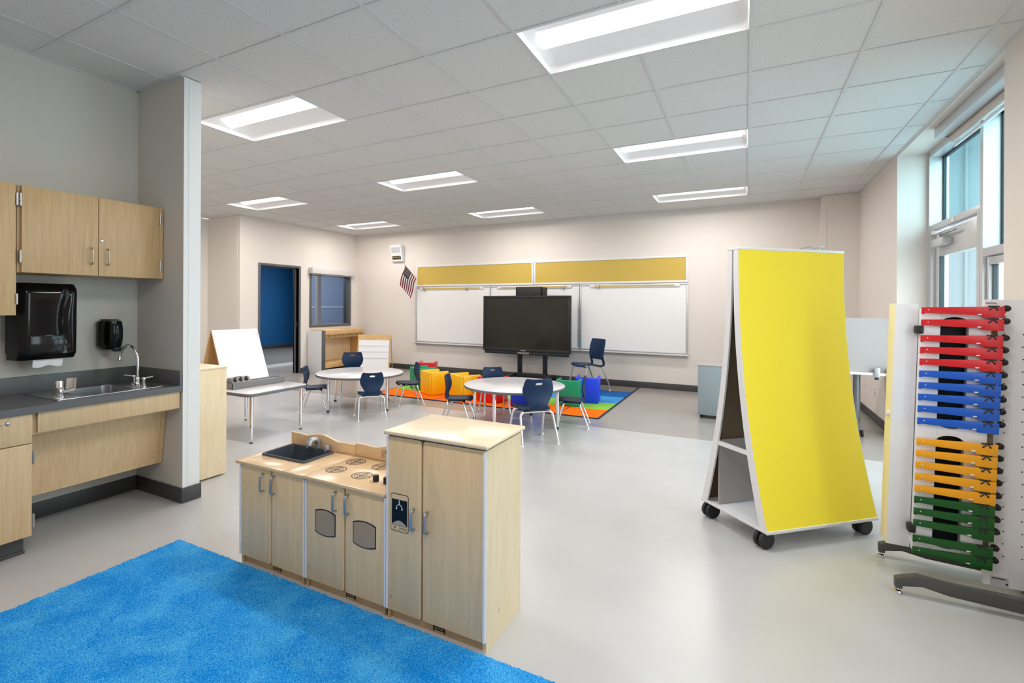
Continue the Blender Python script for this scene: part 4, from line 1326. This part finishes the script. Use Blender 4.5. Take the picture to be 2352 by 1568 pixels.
# ------------------------------------------------------------------ adult chair
t = thing('adult_chair', 'larger navy stacking chair on the rug right of the big screen', 'chair', (-2.31, 4.90, ZR + 0.0032), math.atan2(-0.76, -0.65) + PI / 2)
prof = [(-.215, .392, .17), (-.20, .410, .195), (-.15, .422, .205), (-.05, .418, .212), (.05, .410, .210), (.13, .404, .198), (.185, .400, .170)]
rowsA = [[(hw * (2 * q / 16 - 1), y, z + 0.012 * (2 * q / 16 - 1) ** 2) for q in range(17)] for y, z, hw in prof]
MB().sheet(rowsA, 0.014).build('seat', m_navy, t)
bk = [(.195, .50, .172), (.190, .54, .187), (.192, .60, .198), (.204, .68, .200), (.222, .76, .196), (.238, .82, .188), (.243, .838, .175)]
rowsA = [[(hw * (2 * q / 16 - 1), y - 0.03 * (2 * q / 16 - 1) ** 2, z) for q in range(17)] for y, z, hw in bk]
MB().sheet(rowsA, 0.014).build('backrest', m_navy, t)
for sx in (-1, 1):
    MB().sheet([[(sx * (0.165 + d_), y, z) for d_ in (-0.022, 0.0, 0.022)] for y, z in ((.15, .400), (.185, .408), (.195, .43), (.188, .47), (.172, .52), (.165, .55))], 0.016).build('back_arm', m_navy, t)
for sx in (-1, 1):
    for (fy_, ty_) in ((-0.22, -0.16), (0.27, 0.15)):
        pts = [(sx * 0.225, fy_, 0.015), (sx * 0.215, fy_ * 0.85 + ty_ * 0.15, 0.13), (sx * 0.20, ty_, 0.355), (sx * 0.185, ty_ * 0.95, 0.383), (sx * 0.15, ty_ * 0.9, 0.390), (0, ty_ * 0.9, 0.392)]
        lg = MB().tube(pts, 0.011, 12).build('leg', m_silver, t)
        gl = MB().lathe([(0, 0), (0.016, 0), (0.017, 0.006), (0.012, 0.016)], (sx * 0.225, fy_, 0), 14).build('glide', m_glide, t)
        gl.parent = lg

# ------------------------------------------------------------------ boards on the back wall
YW = YB
def tackboard(x0, x1, z0, z1, label):
    t = thing('tack_board', label, 'bulletin board', ((x0 + x1) / 2, YW, z0), 0, 'mustard tack boards')
    MB().box(x0 + 0.02, x1 - 0.02, YW - 0.012, YW, z0 + 0.02, z1 - 0.02).build('cork_panel', m_cork, t, world=True)
    f_ = MB()
    f_.box(x0, x1, YW - 0.022, YW, z0, z0 + 0.035, 0.003).box(x0, x1, YW - 0.022, YW, z1 - 0.035, z1, 0.003)
    f_.box(x0, x0 + 0.035, YW - 0.022, YW, z0 + 0.034, z1 - 0.034, 0.003).box(x1 - 0.035, x1, YW - 0.022, YW, z0 + 0.034, z1 - 0.034, 0.003)
    f_.build('frame', m_aluw, t, world=True)
tackboard(-6.275, -3.575, 1.795, 2.245, 'left mustard tack board above the whiteboards')
tackboard(-3.565, -0.855, 1.795, 2.245, 'right mustard tack board above the whiteboards')
def whiteboard(x0, x1, z0, z1, label, rail):
    t = thing('whiteboard', label, 'whiteboard', ((x0 + x1) / 2, YW, z0), 0, 'wall whiteboards')
    MB().box(x0 + 0.02, x1 - 0.02, YW - 0.012, YW, z0 + 0.01, z1 - 0.02).build('writing_surface', m_wb, t, world=True)
    f_ = MB()
    f_.box(x0, x1, YW - 0.02, YW, z1 - 0.03, z1, 0.003).box(x0, x1, YW - 0.02, YW, z0, z0 + 0.02, 0.003)
    f_.box(x0, x0 + 0.03, YW - 0.02, YW, z0 + 0.02, z1 - 0.03, 0.003).box(x1 - 0.03, x1, YW - 0.02, YW, z0 + 0.02, z1 - 0.03, 0.003)
    f_.build('frame', m_alu, t, world=True)
    tr = MB().prism([(YW, z0 - 0.035), (YW - 0.075, z0 - 0.035), (YW - 0.085, z0 - 0.022), (YW - 0.075, z0 - 0.012), (YW, z0)], 'x', x0 - 0.01, x1 + 0.01)
    tr.build('marker_tray', m_alu, t, world=True)
    ra, rb, hooks = rail
    rl = MB().box(ra, rb, YW - 0.032, YW - 0.012, z1 - 0.058, z1 - 0.016, 0.003).build('map_rail', m_aluw, t, world=True)
    kid(MB().box(ra + 0.08, rb - 0.08, YW - 0.0335, YW - 0.032, z1 - 0.050, z1 - 0.024), 'cork_insert', m_cork, rl, t)
    for hx in hooks:
        kid(MB().box(hx - 0.022, hx + 0.022, YW - 0.042, YW - 0.03, z1 - 0.075, z1 - 0.01, 0.003).tube([(hx, YW - 0.045, z1 - 0.05), (hx, YW - 0.065, z1 - 0.075), (hx, YW - 0.06, z1 - 0.095)], 0.006), 'map_hook', m_nickel, rl, t)
whiteboard(-6.285, -4.485, 0.61, 1.785, 'left wall whiteboard, below the flag', (-6.18, -4.64, (-6.06, -5.02)))
whiteboard(-4.475, -2.675, 0.61, 1.785, 'middle wall whiteboard, behind the big screen', (-4.33, -2.82, (-2.98,)))
whiteboard(-2.665, -0.855, 0.61, 1.785, 'right wall whiteboard, behind the adult chair', (-2.48, -0.98, (-2.33,)))

# flag
t = thing('flag', 'small American flag on a thin stick beside the tack boards', 'flag', (-6.05, YW - 0.08, 1.77))
base, tip = Vector((-6.05, YW - 0.05, 1.765)), Vector((-6.30, YW - 0.42, 2.25))
MB().tube([base, tip], 0.0045, 8).lathe([(0.006, 0), (0.009, 0.008), (0.0, 0.018)], tuple(tip), 10).build('pole', m_birch, t, world=True)
ax = (base - tip)
hoist0, hoist1 = tip + ax * 0.04, tip + ax * 0.60
g = []
NR, NC = 26, 24
for i in range(NR + 1):
    row = []
    for j in range(NC + 1):
        u, v = j / NC, i / NR              # u along fly, v along hoist from the tip
        p = hoist0.lerp(hoist1, v)
        q = p + Vector((-0.14 * u, 0.015 * math.sin(u * 7 + v * 3), -0.42 * u + 0.03 * math.sin(u * PI)))
        row.append(q)
    g.append(row)
def flag_mi(i, j):
    s_ = i // 2
    if s_ < 7 and j < NC * 0.42: return 2
    return 0 if s_ % 2 == 0 else 1
fl_ = MB().sheet(g, 0.002, mif=flag_mi)
cloth = fl_.build('cloth', [m_flagr, m_flagw, m_flagb], t, world=True)
st = MB()
for r_ in range(9):
    for c_ in range(6 if r_ % 2 == 0 else 5):
        v = (r_ + 0.8) / 10 * (14 / 26)
        u = (c_ + (0.6 if r_ % 2 == 0 else 1.1)) / 6.3 * 0.42
        p = hoist0.lerp(hoist1, v) + Vector((-0.14 * u, 0.015 * math.sin(u * 7 + v * 3) - 0.003, -0.42 * u + 0.03 * math.sin(u * PI)))
        q = []
        for k in range(10):
            rr = 0.0075 if k % 2 == 0 else 0.0035
            a = R(90 + 36 * k)
            q.append((p.x + rr * math.cos(a), p.y - 0.002, p.z + rr * math.sin(a)))
        st.add(q, [tuple(range(10))])
stars = kid(st, 'stars', m_flagw, cloth, t)

# wall clock / intercom
t = thing('wall_intercom', 'white wedge-shaped wall intercom with digital clock above the flag', 'intercom', (-6.73, YW, 2.35))
MB().prism([(YW, 2.34), (YW - 0.075, 2.36), (YW - 0.16, 2.705), (YW, 2.70)], 'x', -6.90, -6.60, bev=0.006).build('body', m_white, t, world=True)
def on_face(b, x0, x1, f0, f1, out):
    A, B = Vector((YW - 0.075, 2.36)), Vector((YW - 0.16, 2.705))
    n = Vector((-(B - A).y, (B - A).x)).normalized() * out
    p, q = A.lerp(B, f0), A.lerp(B, f1)
    return b.prism([(p.x, p.y), (q.x, q.y), (q.x + n.x, q.y + n.y), (p.x + n.x, p.y + n.y)], 'x', x0, x1)
on_face(MB(), -6.865, -6.635, 0.52, 0.86, 0.003).build('speaker_grille', m_spk, t, world=True)
on_face(MB(), -6.865, -6.635, 0.10, 0.32, 0.003).build('display', m_ink, t, world=True)
dg_ = MB()
for k in range(6):
    on_face(dg_, -6.845 + 0.034 * k, -6.845 + 0.034 * k + 0.014, 0.20, 0.28, 0.0045)
    on_face(dg_, -6.845 + 0.034 * k, -6.845 + 0.034 * k + 0.018, 0.135, 0.15, 0.0045)
dg_.build('digits', m_led, t, world=True)
for k in range(3):
    on_face(MB(), -6.80 + 0.055 * k, -6.79 + 0.055 * k, 0.40, 0.425, 0.005).build('button', m_tray, t, world=True)

# ------------------------------------------------------------------ big screen on a stand
TY = 5.12
t = thing('display_screen', 'large black flat screen on a black two-post stand with camera box', 'screen', (-3.54, TY + 0.1, 0))
x0, x1, z0, z1 = -4.378, -2.682, 0.545, 1.563
f_ = MB()
f_.box(x0, x1, TY, TY + 0.075, z0, z0 + 0.055, 0.006).box(x0, x1, TY, TY + 0.075, z1 - 0.04, z1, 0.006)
f_.box(x0, x0 + 0.04, TY, TY + 0.075, z0 + 0.05, z1 - 0.035, 0.006).box(x1 - 0.04, x1, TY, TY + 0.075, z0 + 0.05, z1 - 0.035, 0.006)
f_.box(x0 + 0.02, x1 - 0.02, TY + 0.05, TY + 0.08, z0 + 0.02, z1 - 0.02)
f_.build('bezel', m_blackm, t, world=True)
MB().box(x0 + 0.035, x1 - 0.035, TY + 0.012, TY + 0.03, z0 + 0.05, z1 - 0.035).build('glass_screen', m_screen, t, world=True)
sb_ = MB().box(x0 + 0.03, x1 - 0.03, TY + 0.0, TY + 0.06, 0.492, 0.543, 0.005).build('soundbar', m_blackm, t, world=True)
kid(MB().prism([(-3.66, 0.505), (-3.45, 0.505), (-3.435, 0.538), (-3.675, 0.538)], 'y', TY - 0.008, TY), 'button_panel', m_tray, sb_, t)
b = MB()
for k in range(8):
    b.box(-3.65 + 0.025 * k, -3.637 + 0.025 * k, TY - 0.0095, TY - 0.008, 0.516, 0.528)
kid(b, 'button', m_nickel, sb_, t)
text('lettering', 'Promethean', 0.022, m_white, t, (-3.56 + 3.54, -0.1 - 0.002, 0.568), (R(90), 0, 0), 0.0005)
for xx in (-3.675, -3.185):
    MB().box(xx - 0.035, xx + 0.035, TY + 0.09, TY + 0.16, 0.075, 1.25, 0.004).build('post', m_blackm, t, world=True)
MB().box(-3.72, -3.14, TY + 0.08, TY + 0.17, 0.075, 0.15, 0.005).build('cross_beam', m_blackm, t, world=True)
MB().box(-3.75, -3.10, TY + 0.076, TY + 0.10, 0.85, 1.25).build('mount_plate', m_blackm, t, world=True)
for xx in (-3.78, -3.09):
    ft = MB().prism([(TY - 0.30, 0.085), (TY + 0.36, 0.085), (TY + 0.36, 0.115), (TY + 0.17, 0.145), (TY + 0.05, 0.145), (TY - 0.30, 0.115)], 'x', xx - 0.035, xx + 0.035, bev=0.004).build('foot', m_blackm, t, world=True)
    for yy in (TY - 0.25, TY + 0.31):
        kid(MB().cyl((xx - 0.025, yy, 0.036), (xx - 0.008, yy, 0.036), 0.0355).cyl((xx + 0.008, yy, 0.036), (xx + 0.025, yy, 0.036), 0.0355).box(xx - 0.012, xx + 0.012, yy - 0.015, yy + 0.015, 0.03, 0.088), 'caster', m_rubber, ft, t)
cb = MB().box(-3.735, -3.245, TY + 0.05, TY + 0.17, z1 - 0.05, 1.725, 0.005).box(-3.245, -3.17, TY + 0.08, TY + 0.19, z1 - 0.05, 1.715, 0.005)
cb.build('camera_box', m_blackm, t, world=True)
t.location.z = ZR + 0.0032

# ------------------------------------------------------------------ coat rack and chart stand in the corner
t = thing('coat_rack', 'wooden coat locker with hooks and bench under the interior window', 'coat rack', (-7.75, 4.8, 0))
cx0, cx1, cy0, cy1 = -7.955, -7.56, 4.16, 5.43
MB().box(cx0, cx1, cy0, cy0 + 0.02, 0, 0.865, 0.002).build('side_panel', m_white, t, world=True)
MB().box(cx1 - 0.002, cx1 + 0.012, cy0 - 0.002, cy0 + 0.09, 0, 0.865, 0.002).build('front_edge', m_frame, t, world=True)
MB().box(cx0, cx1, cy1 - 0.02, cy1, 0, 0.865, 0.002).build('side_panel', m_birch, t, world=True)
MB().box(cx0, cx1 + 0.012, cy0 + 0.09, cy1, 0.775, 0.875, 0.004).build('top_shelf', m_birch, t, world=True)
MB().box(cx0, cx0 + 0.012, cy0 + 0.02, cy1 - 0.02, 0.05, 0.80).build('back_panel', m_panel, t, world=True)
MB().box(cx0, cx1, cy0 + 0.02, cy1 - 0.02, 0.09, 0.20, 0.004).build('bench', m_birch, t, world=True)
MB().box(cx1 - 0.08, cx1 - 0.06, cy0 + 0.02, cy1 - 0.02, 0.70, 0.775).build('hook_rail', m_birch, t, world=True)
for k in range(8):
    yy = cy0 + 0.13 + k * 0.135
    MB().tube([(cx1 - 0.06, yy, 0.745), (cx1 - 0.03, yy, 0.745), (cx1 - 0.018, yy, 0.728), (cx1 - 0.03, yy, 0.712), (cx1 - 0.05, yy, 0.716)], 0.005, 8).build('coat_hook', m_nickel, t, world=True)

t = thing('chart_stand', 'low wooden chart stand with white pocket chart behind the left round table', 'easel', (-6.62, 4.62, 0), R(26))
# local frame: faces -y
MB().prism([(-0.02, 0.0), (-0.001, 0.0), (0.145, 0.79), (0.126, 0.79)], 'x', -0.335, 0.335).build('board', m_birch, t)
def face(b, u0, u1, f0, f1, out):
    A, B = Vector((-0.02, 0.0)), Vector((0.126, 0.79))
    n = Vector((-(B - A).y, (B - A).x)).normalized() * out
    p, q = A.lerp(B, f0), A.lerp(B, f1)
    return b.prism([(p.x, p.y), (q.x, q.y), (q.x + n.x, q.y + n.y), (p.x + n.x, p.y + n.y)], 'x', u0, u1)
face(MB(), -0.31, 0.31, 0.16, 0.86, 0.005).build('pocket_chart', m_wb2, t)
b = MB()
for f0 in (0.40, 0.56, 0.71):
    face(b, -0.305, 0.305, f0, f0 + 0.008, 0.010)
b.build('chart_pocket_edge', m_spk, t)
MB().box(-0.345, -0.33, -0.03, 0.30, 0, 0.03).prism([(0.28, 0.0), (0.30, 0.0), (0.14, 0.78), (0.125, 0.78)], 'x', -0.345, -0.33).build('side_rail', m_birch, t)
MB().box(0.33, 0.345, -0.03, 0.30, 0, 0.03).prism([(0.28, 0.0), (0.30, 0.0), (0.14, 0.78), (0.125, 0.78)], 'x', 0.33, 0.345).build('side_rail', m_birch, t)

# ------------------------------------------------------------------ yellow mobile board
t = thing('mobile_board', 'tall yellow fabric board on casters with flared white frame', 'mobile board', (0.21, 0.497, 0), R(43.4))
ZB0, ZB1 = 0.112, 1.752
HW = 0.4175
def dz(z):
    q = (z - ZB0) / (ZB1 - ZB0)
    return 0.040 + 0.222 * max(0, 1 - q) ** 2.1
NZ = 44
zs = [ZB0 + (ZB1 - ZB0) * k / NZ for k in range(NZ + 1)]
for s_, m_, nm in ((-1, m_yel, 'front_panel'), (1, m_wb2, 'rear_panel')):
    g = [[(x, s_ * dz(z), z) for x in ((-HW + 0.006), HW - 0.006)][::(1 if s_ < 0 else -1)] for z in zs]
    MB().sheet(g, 0.010).build(nm, m_, t)
    g = [[(x, s_ * (dz(z) - 0.008), z) for x in ((-HW + 0.02), HW - 0.02)] for z in zs]
    MB().sheet(g, 0.003).build('inner_lining', m_brown, t)
    for sx in (-1, 1):
        po = [(s_ * (dz(z) + 0.002), z) for z in zs] + [(s_ * max(0.002, dz(z) - 0.046 + 0.012 * (z - ZB0) / (ZB1 - ZB0)), z) for z in zs[::-1]]
        if s_ < 0: po = po[::-1]
        xa, xb = sorted((sx * HW, sx * (HW - 0.012)))
        MB().prism(po, 'x', xa, xb).build('frame_edge', m_aluw, t)
    MB().box(-HW, HW, s_ * dz(ZB0) - 0.010, s_ * dz(ZB0) + 0.010, ZB0 - 0.016, ZB0 + 0.002, 0.002).build('bottom_rail', m_aluw, t)
MB().box(-HW - 0.002, HW + 0.002, -0.046, 0.046, ZB1 - 0.004, ZB1 + 0.012, 0.002).build('top_cap', m_aluw, t)
MB().box(-HW + 0.004, HW - 0.004, -0.25, 0.25, 0.098, 0.112).build('base_shelf', m_white, t)
for sx in (-1, 1):
    MB().box(*sorted((sx * (HW + 0.002), sx * (HW - 0.022))), -0.262, 0.262, 0.098, 0.114, 0.002).build('base_beam', m_aluw, t)
zc = 0.52
hc = dz(zc) - 0.012
for sx in (-1, 1):
    MB().box(*sorted((sx * (HW - 0.003), sx * (HW - 0.022))), -hc, hc, zc - 0.012, zc + 0.012).build('cross_bar', m_aluw, t)
MB().box(-HW + 0.03, HW - 0.03, hc - 0.012, hc - 0.002, 0.114, zc + 0.012).build('storage_back', m_acr, t)
for (xx) in (0.17, 0.26):
    MB().tube([(xx, -0.03, ZB1 + 0.010), (xx, -0.03, ZB1 + 0.028), (xx, -0.02, ZB1 + 0.035), (xx, 0.05, ZB1 + 0.032), (xx, 0.06, ZB1 + 0.02)], 0.004, 8).tube([(xx - 0.03, -0.03, ZB1 + 0.034), (xx + 0.005, -0.03, ZB1 + 0.034)], 0.004, 8).build('paper_hook', m_nickel, t)
for sx in (-1, 1):
    for sy in (-1, 1):
        xx, yy = sx * (HW - 0.045), sy * 0.215
        c_ = MB()
        for o_ in (-0.019, 0.019):
            c_.tube([(xx - 0.014 + 0, yy + o_ - 0.012, 0.0498), (xx - 0.014, yy + o_ - 0.009, 0.0498), (xx - 0.014, yy + o_ + 0.009, 0.0498), (xx - 0.014, yy + o_ + 0.012, 0.0498)], [0.044, 0.0495, 0.0495, 0.044], 24)
        c_.box(xx - 0.02, xx + 0.02, yy - 0.008, yy + 0.008, 0.04, 0.085, 0.003)
        c_.build('caster', m_rubber, t)

# ------------------------------------------------------------------ pedestal and desk by the right wall
t = thing('mobile_pedestal', 'blue-grey steel mobile pedestal half hidden behind the yellow board', 'cabinet', (-0.3, 3.84, 0))
MB().box(-0.545, -0.10, 3.58, 4.10, 0.045, 0.655, 0.004).build('body', m_gray, t, world=True)
MB().box(-0.55, -0.095, 3.575, 4.105, 0.655, 0.672, 0.003).build('top', m_acr, t, world=True)
for z0_, z1_ in ((0.05, 0.34), (0.345, 0.50), (0.505, 0.652)):
    MB().box(-0.10, -0.085, 3.59, 4.09, z0_, z1_, 0.002).build('drawer', m_gray, t, world=True)
for (xx, yy) in ((-0.50, 3.63), (-0.15, 3.63), (-0.50, 4.05), (-0.15, 4.05)):
    MB().cyl((xx - 0.02, yy, 0.024), (xx + 0.02, yy, 0.024), 0.0235).box(xx - 0.012, xx + 0.012, yy - 0.012, yy + 0.012, 0.02, 0.046).build('caster', m_rubber, t, world=True)

t = thing('desk', 'white-topped desk on grey caster legs behind the yellow board', 'desk', (0.75, 3.8, 0))
MB().box(0.20, 1.33, 3.40, 4.0, 0.675, 0.702, 0.004).build('desktop', m_white, t, world=True)
for xx in (0.38, 1.075):
    lg = MB().cyl((xx, 3.70, 0.12), (xx, 3.70, 0.675), 0.034).build('leg', m_tube, t, world=True)
    kid(MB().prism([(3.44, 0.075), (3.96, 0.075), (3.96, 0.095), (3.74, 0.125), (3.66, 0.125), (3.44, 0.095)], 'x', xx - 0.025, xx + 0.025, bev=0.003), 'foot', m_tube, lg, t)
    for yy in (3.47, 3.93):
        kid(MB().cyl((xx - 0.022, yy, 0.036), (xx - 0.006, yy, 0.036), 0.0355).cyl((xx + 0.006, yy, 0.036), (xx + 0.022, yy, 0.036), 0.0355).box(xx - 0.01, xx + 0.01, yy - 0.01, yy + 0.01, 0.03, 0.077), 'caster', m_rubber, lg, t)
t = thing('desk_screen', 'pale privacy screen clamped along the desk behind the yellow board', 'desk screen', (0.75, 3.44, 0.705))
MB().box(0.22, 1.32, 3.432, 3.442, 0.706, 1.28, 0.002).build('panel', m_acr, t, world=True)
for xx in (0.45, 1.20, 1.31):
    cl_ = MB().box(xx - 0.025, xx + 0.025, 3.378, 3.398, 0.655, 0.760, 0.008).box(xx - 0.02, xx + 0.02, 3.398, 3.44, 0.7035, 0.740).box(xx - 0.02, xx + 0.02, 3.385, 3.43, 0.658, 0.668).build('clamp', m_silver, t, world=True)
    kid(MB().cyl((xx, 3.41, 0.632), (xx, 3.41, 0.660), 0.017), 'clamp_knob', m_rubber, cl_, t)
for yy, zz, lb in ((4.98, 0.41, 'white double power outlet on the right wall below the desk'), (4.42, 0.37, 'white oval data outlet low on the right wall')):
    t = thing('wall_outlet', lb, 'outlet', (XR, yy, zz))
    MB().box(-0.006, 0, -0.036, 0.036, -0.058, 0.058, 0.002).build('cover_plate', m_white, t)
    for q in (-0.024, 0.024):
        MB().box(-0.008, -0.006, -0.014, 0.014, q - 0.012, q + 0.012).build('socket', m_tray, t)

# ------------------------------------------------------------------ music stand with xylophone at the right
MY = 0.05
t = thing('music_stand', 'white music play stand with peg panel and grey feet at right photo edge', 'music stand', (1.0, MY, 0))
lean = math.atan(0.0265)
def leaned(b):
    for k, (x, y, z) in enumerate(b.v):
        b.v[k] = (x + (z - 0.17) * 0.0265, y, z)
    return b
leaned(MB().box(0.632, 0.724, MY - 0.004, MY + 0.02, 0.165, 1.416, 0.002)).build('front_panel', m_white, t, world=True)
leaned(MB().box(0.629, 0.634, MY - 0.003, MY + 0.12, 0.165, 1.418, 0.0015)).build('side_panel', m_pale_y, t, world=True)
leaned(MB().box(0.66, 1.02, MY + 0.10, MY + 0.115, 0.19, 1.40)).build('rear_panel', m_white, t, world=True)
kb = leaned(MB().lathe([(0, -0.014), (0.016, -0.012), (0.018, 0), (0.014, 0.006)], (0.628, MY + 0.03, 0.84), 16, 0, 'x').cyl((0.628, MY + 0.03, 0.84), (0.66, MY + 0.03, 0.84), 0.006))
kb.build('clear_knob', m_glide, t, world=True)
pp = MB().box(1.003, 1.355, MY + 0.005, MY + 0.025, 0.05, 1.438, 0.002).build('peg_panel', m_white, t, world=True)
b = MB()
for k in range(19):
    for c_ in range(5):
        b.lathe([(0.0034, -0.0006), (0, -0.0007)], (1.075 + 0.066 * c_ - 0.002 * (k % 2), MY + 0.005, 0.20 + 0.0595 * k), 8, 0, 'y')
for (dx, dz_) in ((0.05, 1.405), (0.03, 1.375), (0.075, 1.375), (0.03, 1.355), (0.075, 1.355)):
    b.lathe([(0.003, -0.0006), (0, -0.0007)], (1.003 + dx, MY + 0.005, dz_), 8, 0, 'y')
kid(b, 'peg_hole', m_ink, pp, t)
text('lettering', 'herlico', 0.014, m_ink, t, (1.028 - 1.0, 0.005 - 0.001, 1.422), (R(90), 0, 0), 0.0004)
lbp = kid(MB().box(1.030, 1.095, MY + 0.0042, MY + 0.005, 0.052, 0.098), 'rating_label', m_spk, pp, t)
kid(MB().box(1.036, 1.085, MY + 0.0036, MY + 0.0042, 0.086, 0.0905).lathe([(0.005, -0.0006), (0.0, -0.0007)], (1.088, MY + 0.0042, 0.066), 10, 0, 'y'), 'label_print', m_ink, pp, t)
for (yy, xa) in ((0.275, 0.640), (-0.135, 0.628)):
    po = [(xa, 0.028), (xa, 0.074), (xa + 0.03, 0.088), (xa + 0.085, 0.106), (xa + 0.20, 0.096), (1.33, 0.086), (1.33, 0.020), (xa + 0.20, 0.040), (xa + 0.10, 0.058), (xa + 0.028, 0.042), (xa + 0.026, 0.028)]
    ft = MB().prism(po, 'y', yy - 0.02, yy + 0.02, bev=0.003).build('foot', m_leg, t, world=True)
    kid(MB().cyl((xa + 0.014, yy, 0.010), (xa + 0.014, yy, 0.034), 0.005).lathe([(0, 0), (0.016, 0), (0.017, 0.006), (0.012, 0.012)], (xa + 0.014, yy, 0), 14), 'leveller', m_chrome, ft, t)
    kid(MB().lathe([(0, 0), (0.016, 0), (0.017, 0.006), (0.012, 0.024)], (1.285, yy, 0), 14), 'leveller', m_chrome, ft, t)
MB().box(1.16, 1.22, -0.116, 0.256, 0.028, 0.050).build('cross_beam', m_leg, t, world=True)
MB().box(1.18, 1.20, MY + 0.026, MY + 0.05, 0.05, 1.35).build('upright', m_leg, t, world=True)

x = thing('xylophone', 'upright xylophone of red, blue, amber and green bars on the music stand', 'xylophone', (0.88, MY, 0.17))
XFY = MY - 0.045                         # front face of the sound box
sbx = MB()
def frame_piece(x0, x1, z0, z1): sbx.box(x0, x1, XFY, MY - 0.005, z0, z1, 0.001)
frame_piece(0.726, 0.800, 0.168, 1.392)
frame_piece(0.905, 0.985, 0.168, 1.392)
frame_piece(0.800, 0.905, 0.168, 0.205)
frame_piece(0.800, 0.905, 0.765, 0.800)
frame_piece(0.800, 0.905, 1.352, 1.392)
for (zc_, s_) in ((0.205, 1), (0.765, -1), (0.800, 1), (1.352, -1)):
    for sx in (-1, 1):
        q = [(0.8525 + sx * 0.0525, zc_)]
        for k in range(7):
            a = R(90 * k / 6)
            q.append((0.8525 + sx * 0.0525 * math.cos(a), zc_ + s_ * (0.030 - 0.030 * math.sin(a))))
        sbx.prism(q, 'y', XFY, MY - 0.005)
leaned(sbx).build('sound_box', m_white, x, world=True)
leaned(MB().box(0.79, 0.915, MY - 0.006, MY - 0.003, 0.19, 1.37)).build('resonator_back', m_ice, x, world=True)
cols = [m_xr] * 5 + [m_xb] * 5 + [m_xy] * 5 + [m_xg] * 5
vpx = [714, 741, 776, 802, 828, 854.6, 880.6, 906.6, 932.7, 959.8, 1006, 1032, 1058, 1084, 1111, 1136, 1162, 1188, 1223, 1249]
names = ['red', 'blue', 'amber', 'green']
for k, (pv, m_) in enumerate(zip(vpx, cols)):
    z = 1.385 - (pv - 713) * 0.002252
    y0_, y1_ = XFY - 0.022, XFY - 0.008
    s_ = k / 19
    xl, xr = 0.722, 1.022 - 0.006 * s_
    po = [(xl, z - 0.017), (xl + 0.012, z - 0.0165), (xl + 0.013, z - 0.013), (xr - 0.080, z - 0.022), (xr - 0.075, z - 0.031), (xr, z - 0.034), (xr, z + 0.021), (xr - 0.05, z + 0.021), (xl, z + 0.016)]
    bo = leaned(MB().prism(po, 'y', y0_, y1_, bev=0.0012)).build('tone_bar', m_, x, world=True)
    bo['label'] = names[k // 5] + ' bar'
    c_ = MB()
    cx_ = xr - 0.038
    c_.box(cx_ - 0.022, cx_ + 0.018, y0_ - 0.002, y0_, z + 0.019, z + 0.026)
    for (da, db) in ((-0.014, 0.006), (0.012, 0.006)):
        c_.tube([(cx_, y0_ - 0.0015, z + 0.022), (cx_ + da, y0_ - 0.0015, z + db)], 0.0028, 6)
        c_.lathe([(0, -0.002), (0.004, -0.001), (0.0045, 0)], (cx_ + da, y0_, z + db), 10, 0, 'y')
    kid(leaned(c_), 'bar_clip', m_blackm, bo, x)
    kid(leaned(MB().box(xr - 0.094, xr - 0.080, y0_ - 0.001, y0_, z - 0.019, z - 0.014).lathe([(0.0028, -0.001), (0, -0.0012)], (xl + 0.025, y0_, z + 0.004), 8, 0, 'y')), 'note_mark', m_glide, bo, x)
    kid(leaned(MB().lathe([(0, -0.010), (0.012, -0.008), (0.0155, -0.002), (0.0155, 0.012)], (xr + 0.013, XFY + 0.0, z + 0.012), 18, 0, 'y')), 'end_cap', m_smoke, bo, x)
leaned(MB().box(0.985, 1.010, XFY + 0.012, MY - 0.006, 0.172, 1.385)).build('end_rail', m_brown, x, world=True)
for zc_ in (1.286, 0.278):
    leaned(MB().box(0.706, 0.736, MY - 0.030 - 0.025, MY - 0.005, zc_ - 0.020, zc_ + 0.020, 0.006)).build('mounting_clip', m_rubber, x, world=True)
chk = [o.name for o in bpy.data.objects if o.type == 'MESH' and o.parent is None and 'kind' not in o and 'label' not in o]
